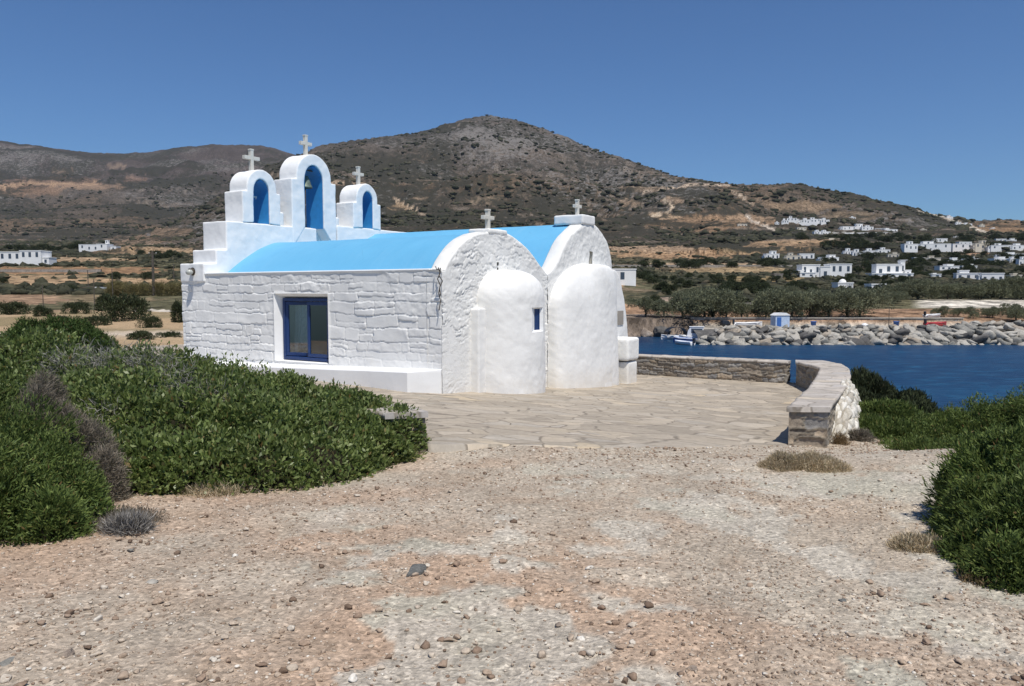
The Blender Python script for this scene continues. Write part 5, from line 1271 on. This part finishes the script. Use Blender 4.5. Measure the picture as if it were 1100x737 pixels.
# breakwater boulders: individuals sharing a few meshes
def boulders():
    rg = np.random.default_rng(21); mats = ['bould_l','bould_m','bould_b','bould_d','bould_l','bould_l','bould_l','bould_m','bould_d','bould_l','bould_l','bould_m']
    me = []
    for k in range(12):
        v = convex_rock(rg, I2_[0]+0, 11, .45); v = v*np.array([1.15, .8, .68]); m = np_mesh('boulder', v, I2_[1], 3); m.materials.append(M[mats[k]]); me.append(m)
    nm = {'bould_l':'pale', 'bould_m':'grey', 'bould_b':'brownish', 'bould_d':'dark'}
    rows = [(369.5,372,.55,1.15),(365.5,368,.6,1.2),(361.5,364,.6,1.15),(357.5,360,.55,1.1),(353.5,356,.5,1.0),(350,352.5,.4,.75)]
    cnt = 0
    for ri, (ya, yb, s0, s1) in enumerate(rows):
        px = [754,756,760,765,770,778][ri]+0.0
        while px < 1112:
            k = int(rg.integers(0, 12)); s = rg.uniform(s0, s1)*1.0; py = rg.uniform(ya, yb)
            yy = py-(3 if px > 1030 else 0)*(ri/5.)*1.3; D = 91.3+ri*.8+rg.uniform(-.3,.3); z = z_of(yy, D)
            o = bpy.data.objects.new('boulder', me[k]); COL.objects.link(o); o.location = ((px-CX)/F*D, D, z-s*.15); o.rotation_euler = (rg.uniform(-.5,.5), rg.uniform(-.5,.5), rg.uniform(0,6.28)); o.scale = (s*1.15, s, s)
            side = ['at the waterline','in the lowest course','in the lower course','in the middle course','in the upper course','along the crest'][ri]
            part = 'left end' if px < 850 else 'middle' if px < 980 else 'right end'
            tag(o, '%s angular boulder %s of the breakwater, %s' % (nm[mats[k]], side, part), 'boulder', 'boulders of the breakwater'); cnt += 1
            px += s*1.25*F/D*rg.uniform(.7, 1.1)
    # core fill under them
    b = MB(); n = 60; V = []; 
    xs = np.linspace((752-CX)/F*92, (1180-CX)/F*92, n)
    for i, x in enumerate(xs): V += [(x, 91.9, -5.2), (x+.1, 93.6+.3*math.sin(i), -3.5), (x, 95.2, -2.95), (x, 97.5, -2.95)]
    Fs = [(i*4+k, i*4+k+1, i*4+k+5, i*4+k+4) for i in range(n-1) for k in range(3)]
    b.add(V, Fs); tag(b.build('breakwater_core', M['bould_d']), kind='structure')
    return cnt
print('boulders', boulders())
# natural shore rocks left of the boats
for i, (px, py, w, h, m, lb) in enumerate([(694,360,26,20,'coastrock','big pale grey shore rock right of the chapel pier'),(711,358,30,15,'bould_d','dark cracked shore rock beside the boats'),(683,362,20,14,'coastrock','brown shore rock touching the chapel corner'),(700,345,30,10,'coastrock','sloping rock shelf above the shore rocks'),(722,361,12,4,'bould_b','small brown rock at the water edge beside the boats')]):
    r = np.random.default_rng(900+i); v = convex_rock(r, I3[0], 16); v = v*(1+.08*fbm(v[:,0]*3, v[:,1]*3+v[:,2]*3, 905, 4))[:, None]; D = 107.6+i*.4 if i != 3 else 110; s = w/F*D/2*1.15
    o = link('shore_rock', np_mesh('shore_rock', v*np.array([s, s*.8, h/F*D*.75]), I3[1], 3), M[m], smooth=False); o.location = ((px-CX)/F*D, D, z_of(py, D)); tag(o, lb, 'rock')

# boats --------------------------------------------------------------
def hull_pts(Ln, Wd, H, n=14):
    V = []; Fs = []
    for i in range(n+1):
        t = i/n; wx = Wd/2*(1-max(0, (t-.45)/.55)**2.2)*(.82+.18*min(1, t*4)); sh = H*(.85+.30*t*t); x = (t-.5)*Ln
        V += [(x,-wx,sh),(x+.04*t,-wx*.93,sh*.45),(x-.0,-wx*.45,-.12*(1-t*.6)),(x,0,-.2+.25*t*t),(x,wx*.45,-.12*(1-t*.6)),(x+.04*t,wx*.93,sh*.45),(x,wx,sh),(x,wx*.86,sh-.02),(x,0,H*.35),(x,-wx*.86,sh-.02)]
    m = 10
    for i in range(n):
        for k in range(m): Fs.append((i*m+k, i*m+(k+1)%m, (i+1)*m+(k+1)%m, (i+1)*m+k))
    Fs.append(tuple(range(m))); Fs.append(tuple(range(n*m+m-1, n*m-1, -1)))
    return V, Fs
def boat(label, px, py, Ln, Wd, H, rz, hullm, deckm, cabin=None, canopy=None, D=99, z=SEA, console=False, flip=False):
    root = empty('motor_boat' if not flip else 'rowing_boat', ((px-CX)/F*D, D, z), rz); tag(root, label, 'boat')
    b = MB(); V, Fs = hull_pts(Ln, Wd, H); b.add(V, Fs); h = b.build('hull', M[hullm], root, smooth=False)
    q = MB(); q.tube([(-.48*Ln,-Wd*.43,H*.9),(0,-Wd*.5,H*.92),(.3*Ln,-Wd*.42,H*1.0),(.5*Ln,0,H*1.15),(.3*Ln,Wd*.42,H*1.0),(0,Wd*.5,H*.92),(-.48*Ln,Wd*.43,H*.9)], .05, 6); q.build('gunwale', M[deckm], root)
    if flip: root.rotation_euler = (math.pi, 0, rz); return root
    if cabin:
        c0, c1, ch = cabin; q = MB(); q.prism([(c0*Ln, H*.7),(c1*Ln, H*.7),(c1*Ln-.15, H+ch*.6),(c1*Ln-.45, H+ch),(c0*Ln, H+ch)], 'y', -Wd*.3, Wd*.3); cb = q.build('cabin', M['paint_w'], root, bevel=.04)
        for sgn in (-1, 1):
            q = MB(); q.box(c0*Ln+.15, c1*Ln-.55, sgn*Wd*.3-.012, sgn*Wd*.3+.012, H+ch*.35, H+ch*.85); q.build('window', M['pane'], cb)
        q = MB(); q.box(c0*Ln-.1, c1*Ln-.3, -Wd*.33, Wd*.33, H+ch+.002, H+ch+.07); q.build('roof', M['paint_w'], cb, bevel=.02)
    if canopy:
        c0, c1, ch = canopy; n = 10; V = []; Fs = []
        for i in range(n+1):
            a = math.pi*i/n; x = (c0+c1)/2*Ln-(c1-c0)/2*Ln*math.cos(a); zz = H+ch*math.sin(a)**.7
            V += [(x,-Wd*.4,zz),(x,Wd*.4,zz)]
        for i in range(n): Fs.append((2*i,2*i+1,2*i+3,2*i+2))
        q = MB(); q.add(V, Fs); o = q.build('canopy', M['paint_k'], root); m = o.modifiers.new('s','SOLIDIFY'); m.thickness = .04
    q = MB(); q.box(-.5*Ln-.28, -.5*Ln-.02, -.16, .16, H*.6, H+.45); q.box(-.5*Ln-.18, -.5*Ln-.08, -.05, .05, -.3, H*.6); q.build('outboard_motor', M['paint_k'], root, bevel=.05)
    q = MB(); q.box(-.2*Ln,-.12*Ln,-Wd*.36,Wd*.36,H*.5,H*.6); q.build('bench', M[deckm], root)
    return root
boat('white motor boat with dark-windowed cabin moored at the left end of the breakwater', 750, 365, 4.6, 1.9, .75, 2.9, 'paint_w', 'paint_w', cabin=(-.15,.30,1.15), D=96)
boat('dark blue hulled white-trimmed boat in front of the cabin boat', 743, 366, 4.6, 1.7, .6, 2.6, 'paint_b', 'paint_w', D=94.5)
boat('little white dinghy with outboard floating in front of the moored boats', 735, 369, 2.8, 1.2, .42, 2.2, 'paint_w', 'paint_lb', D=91.5)
boat('small pale blue wooden boat moored between the canopy boat and the cabin boat', 734, 361, 3.4, 1.4, .5, 2.0, 'paint_lb', 'paint_w', D=98)
boat('small boat with round black canopy at the far left of the moored boats', 726, 359, 4.0, 1.7, .55, 3.3, 'paint_w', 'paint_w', canopy=(-.35,.35,1.1), D=102)
boat('long white open skiff lying on the quay right of the dark engine', 804, 350, 3.9, 1.4, .5, .1, 'paint_w', 'paint_w', D=104, z=-2.85)
boat('red painted rowing boat on the quay at the right', 1006, 350, 3.4, 1.3, .5, .3, 'paint_r', 'paint_r', D=102, z=-2.75, flip=False)
boat('white rowing boat on the land above the red boat', 1002, 337, 3.0, 1.2, .45, .4, 'paint_w', 'paint_w', D=112, z=gz((1002-CX)/F*112, 112)+.1)
# kiosk
def kiosk():
    D = 103; x = (838-CX)/F*D; root = empty('quay_kiosk', (x, D, -2.9), .15); tag(root, 'pale blue box hut with blue door standing on the quay', 'hut')
    b = MB(); b.box(-1.0,1.0,-.7,.7,0,1.55); b.build('wall', M['paint_lb'], root); b = MB(); b.prism([(-1.1,1.553),(1.1,1.553),(.5,1.9),(-.5,1.9)], 'y', -.8, .8); b.build('roof', M['paint_w'], root)
    b = MB(); b.box(-.8,-.2,-.74,-.70,.05,1.3); b.build('door', M['paint_b'], root)
kiosk()
def vehicle_like(px, py, w, h, mat, label, name, cat, D=103):
    x = (px-CX)/F*D; z = -2.9; m = D/F; W2, H = w*m/2, h*m; root = empty(name, (x, D, z), .1); tag(root, label, cat); return root, W2, H
root, w2, H = vehicle_like(779,352,9,7,'paint_k','dark boxy engine housing with pipes on the quay','engine_housing','engine')
b = MB(); b.prism([(-w2,.15),(w2,.15),(w2,H*.7),(w2*.5,H),(-w2*.8,H),(-w2,H*.7)], 'y', -.5, .5); b.build('casing', M['paint_k'], root, bevel=.08); b = MB(); b.tube([(w2*.9,0,.2),(w2*1.4,0,.5),(w2*1.5,0,1.1)], .06, 8); b.build('pipe', M['iron'], root)
for k in (-1,1):
    b = MB(); b.tube([(k*w2*.6,-.62,.22),(k*w2*.6,-.5,.22)], .22, 14); b.build('wheel', M['rubber'], root)
for px, lb in ((874,'blue plastic tub on the breakwater crest, left of the white sacks'),(963,'blue tub beside the mast on the quay')):
    root, w2, H = vehicle_like(px,352,6,6,'paint_b',lb,'blue_tub','tub',D=101); b = MB(); b.lathe([(.001,0),(.30,0),(.36,.75),(.40,.78),(.40,.84),(.33,.84),(.28,.1),(.001,.1)], n=18); b.build('tub', M['paint_b'], root, smooth=True); b = MB(); b.tube([(-.4,0,.8),(-.3,0,1.0),(.3,0,1.0),(.4,0,.8)], .02, 6); b.build('handle', M['iron'], root)
rg2 = np.random.default_rng(3)
for i, (px, py) in enumerate([(924,352),(929,349.5),(934,351),(939,351.5)]):
    v = I3[0]*np.array([.42,.35,.30]); v = v*(1+.15*fbm(v[:,0]*5+i, v[:,1]*5+v[:,2]*4, 950+i, 3))[:, None]; D = 99.; o = link('white_sack', np_mesh('white_sack', v, I3[1], 3), M['paint_w'], smooth=True); o.location = ((px-CX)/F*D, D, z_of(py, D)); tag(o, 'white sack on the breakwater crest, %s from the left' % ordn(i), 'sack', 'white sacks on the breakwater')
D = 101; root = empty('mast', ((955-CX)/F*D, D, -2.9)); tag(root, 'thin dark mast standing on the quay left of the red boat', 'mast'); b = MB(); b.tube([(0,0,0),(0,0,2.8)], [.05,.03], 6); b.build('pole', M['pole'], root); b = MB(); b.tube([(0,0,0),(.0,0,.12)], .2, 10); b.build('base', M['bould_m'], root)

# ------------------------------------------------------------------ LIGHT, AIR, CAMERA
sun_dir = np.array([.42*cT+.29*sT, .42*sT-.29*cT, 1.0]); sun_dir /= np.linalg.norm(sun_dir)
el = math.asin(sun_dir[2]); az = math.atan2(sun_dir[0], sun_dir[1])
w = bpy.data.worlds.new('World'); sc.world = w; w.use_nodes = True; nt = w.node_tree; nt.nodes.clear()
sk = nt.nodes.new('ShaderNodeTexSky'); sk.sky_type = 'NISHITA'; sk.sun_disc = False; sk.sun_elevation = el; sk.sun_rotation = az; sk.altitude = 300; sk.air_density = 1.0; sk.dust_density = .35; sk.ozone_density = 3.0
bg = nt.nodes.new('ShaderNodeBackground'); bg.inputs[1].default_value = .095; wo = nt.nodes.new('ShaderNodeOutputWorld'); tint = nt.nodes.new('ShaderNodeMix'); tint.data_type = 'RGBA'; tint.blend_type = 'MULTIPLY'; tint.inputs[0].default_value = 1.0; tint.inputs[7].default_value = (.49,.715,.97,1); nt.links.new(sk.outputs[0], tint.inputs[6]); nt.links.new(tint.outputs[2], bg.inputs[0]); nt.links.new(bg.outputs[0], wo.inputs[0])
ld = bpy.data.lights.new('sun', 'SUN'); ld.energy = 4.4; ld.angle = math.radians(.53); ld.color = (1.0, .95, .865); lo = bpy.data.objects.new('sun', ld); COL.objects.link(lo)
from mathutils import Vector
lo.rotation_euler = Vector(sun_dir).to_track_quat('Z', 'Y').to_euler()
HAZE = .000030
if HAZE:
    b = MB(); b.box(-5200, 5200, -12, 5400, -8, 900); t = bpy.data.materials.new('air'); t.use_nodes = True; t.node_tree.nodes.clear(); oo = t.node_tree.nodes.new('ShaderNodeOutputMaterial'); pv = t.node_tree.nodes.new('ShaderNodeVolumePrincipled'); pv.inputs['Density'].default_value = HAZE; pv.inputs['Color'].default_value = (.72,.82,.95,1); pv.inputs['Anisotropy'].default_value = .2
    t.node_tree.links.new(pv.outputs[0], oo.inputs['Volume']); o = b.build('haze', t); tag(o, kind='stuff', label='thin bluish summer haze over hills and sea', cat='haze')
cam = bpy.data.cameras.new('camera'); cam.sensor_width = 36; cam.lens = 36*F/1100.; cam.clip_start = .05; cam.clip_end = 20000
co = bpy.data.objects.new('camera', cam); COL.objects.link(co); co.location = (0,0,EYE); co.rotation_euler = (math.pi/2-PT, 0, 0); sc.camera = co
sc.view_settings.view_transform = 'Standard'; sc.view_settings.look = 'None'; sc.view_settings.gamma = 1; sc.view_settings.exposure = 0.06
sc.cycles.max_bounces = 5; sc.cycles.diffuse_bounces = 3; sc.cycles.glossy_bounces = 2; sc.cycles.transmission_bounces = 4; sc.cycles.volume_bounces = 0; sc.cycles.transparent_max_bounces = 6
sc.cycles.use_denoising = True
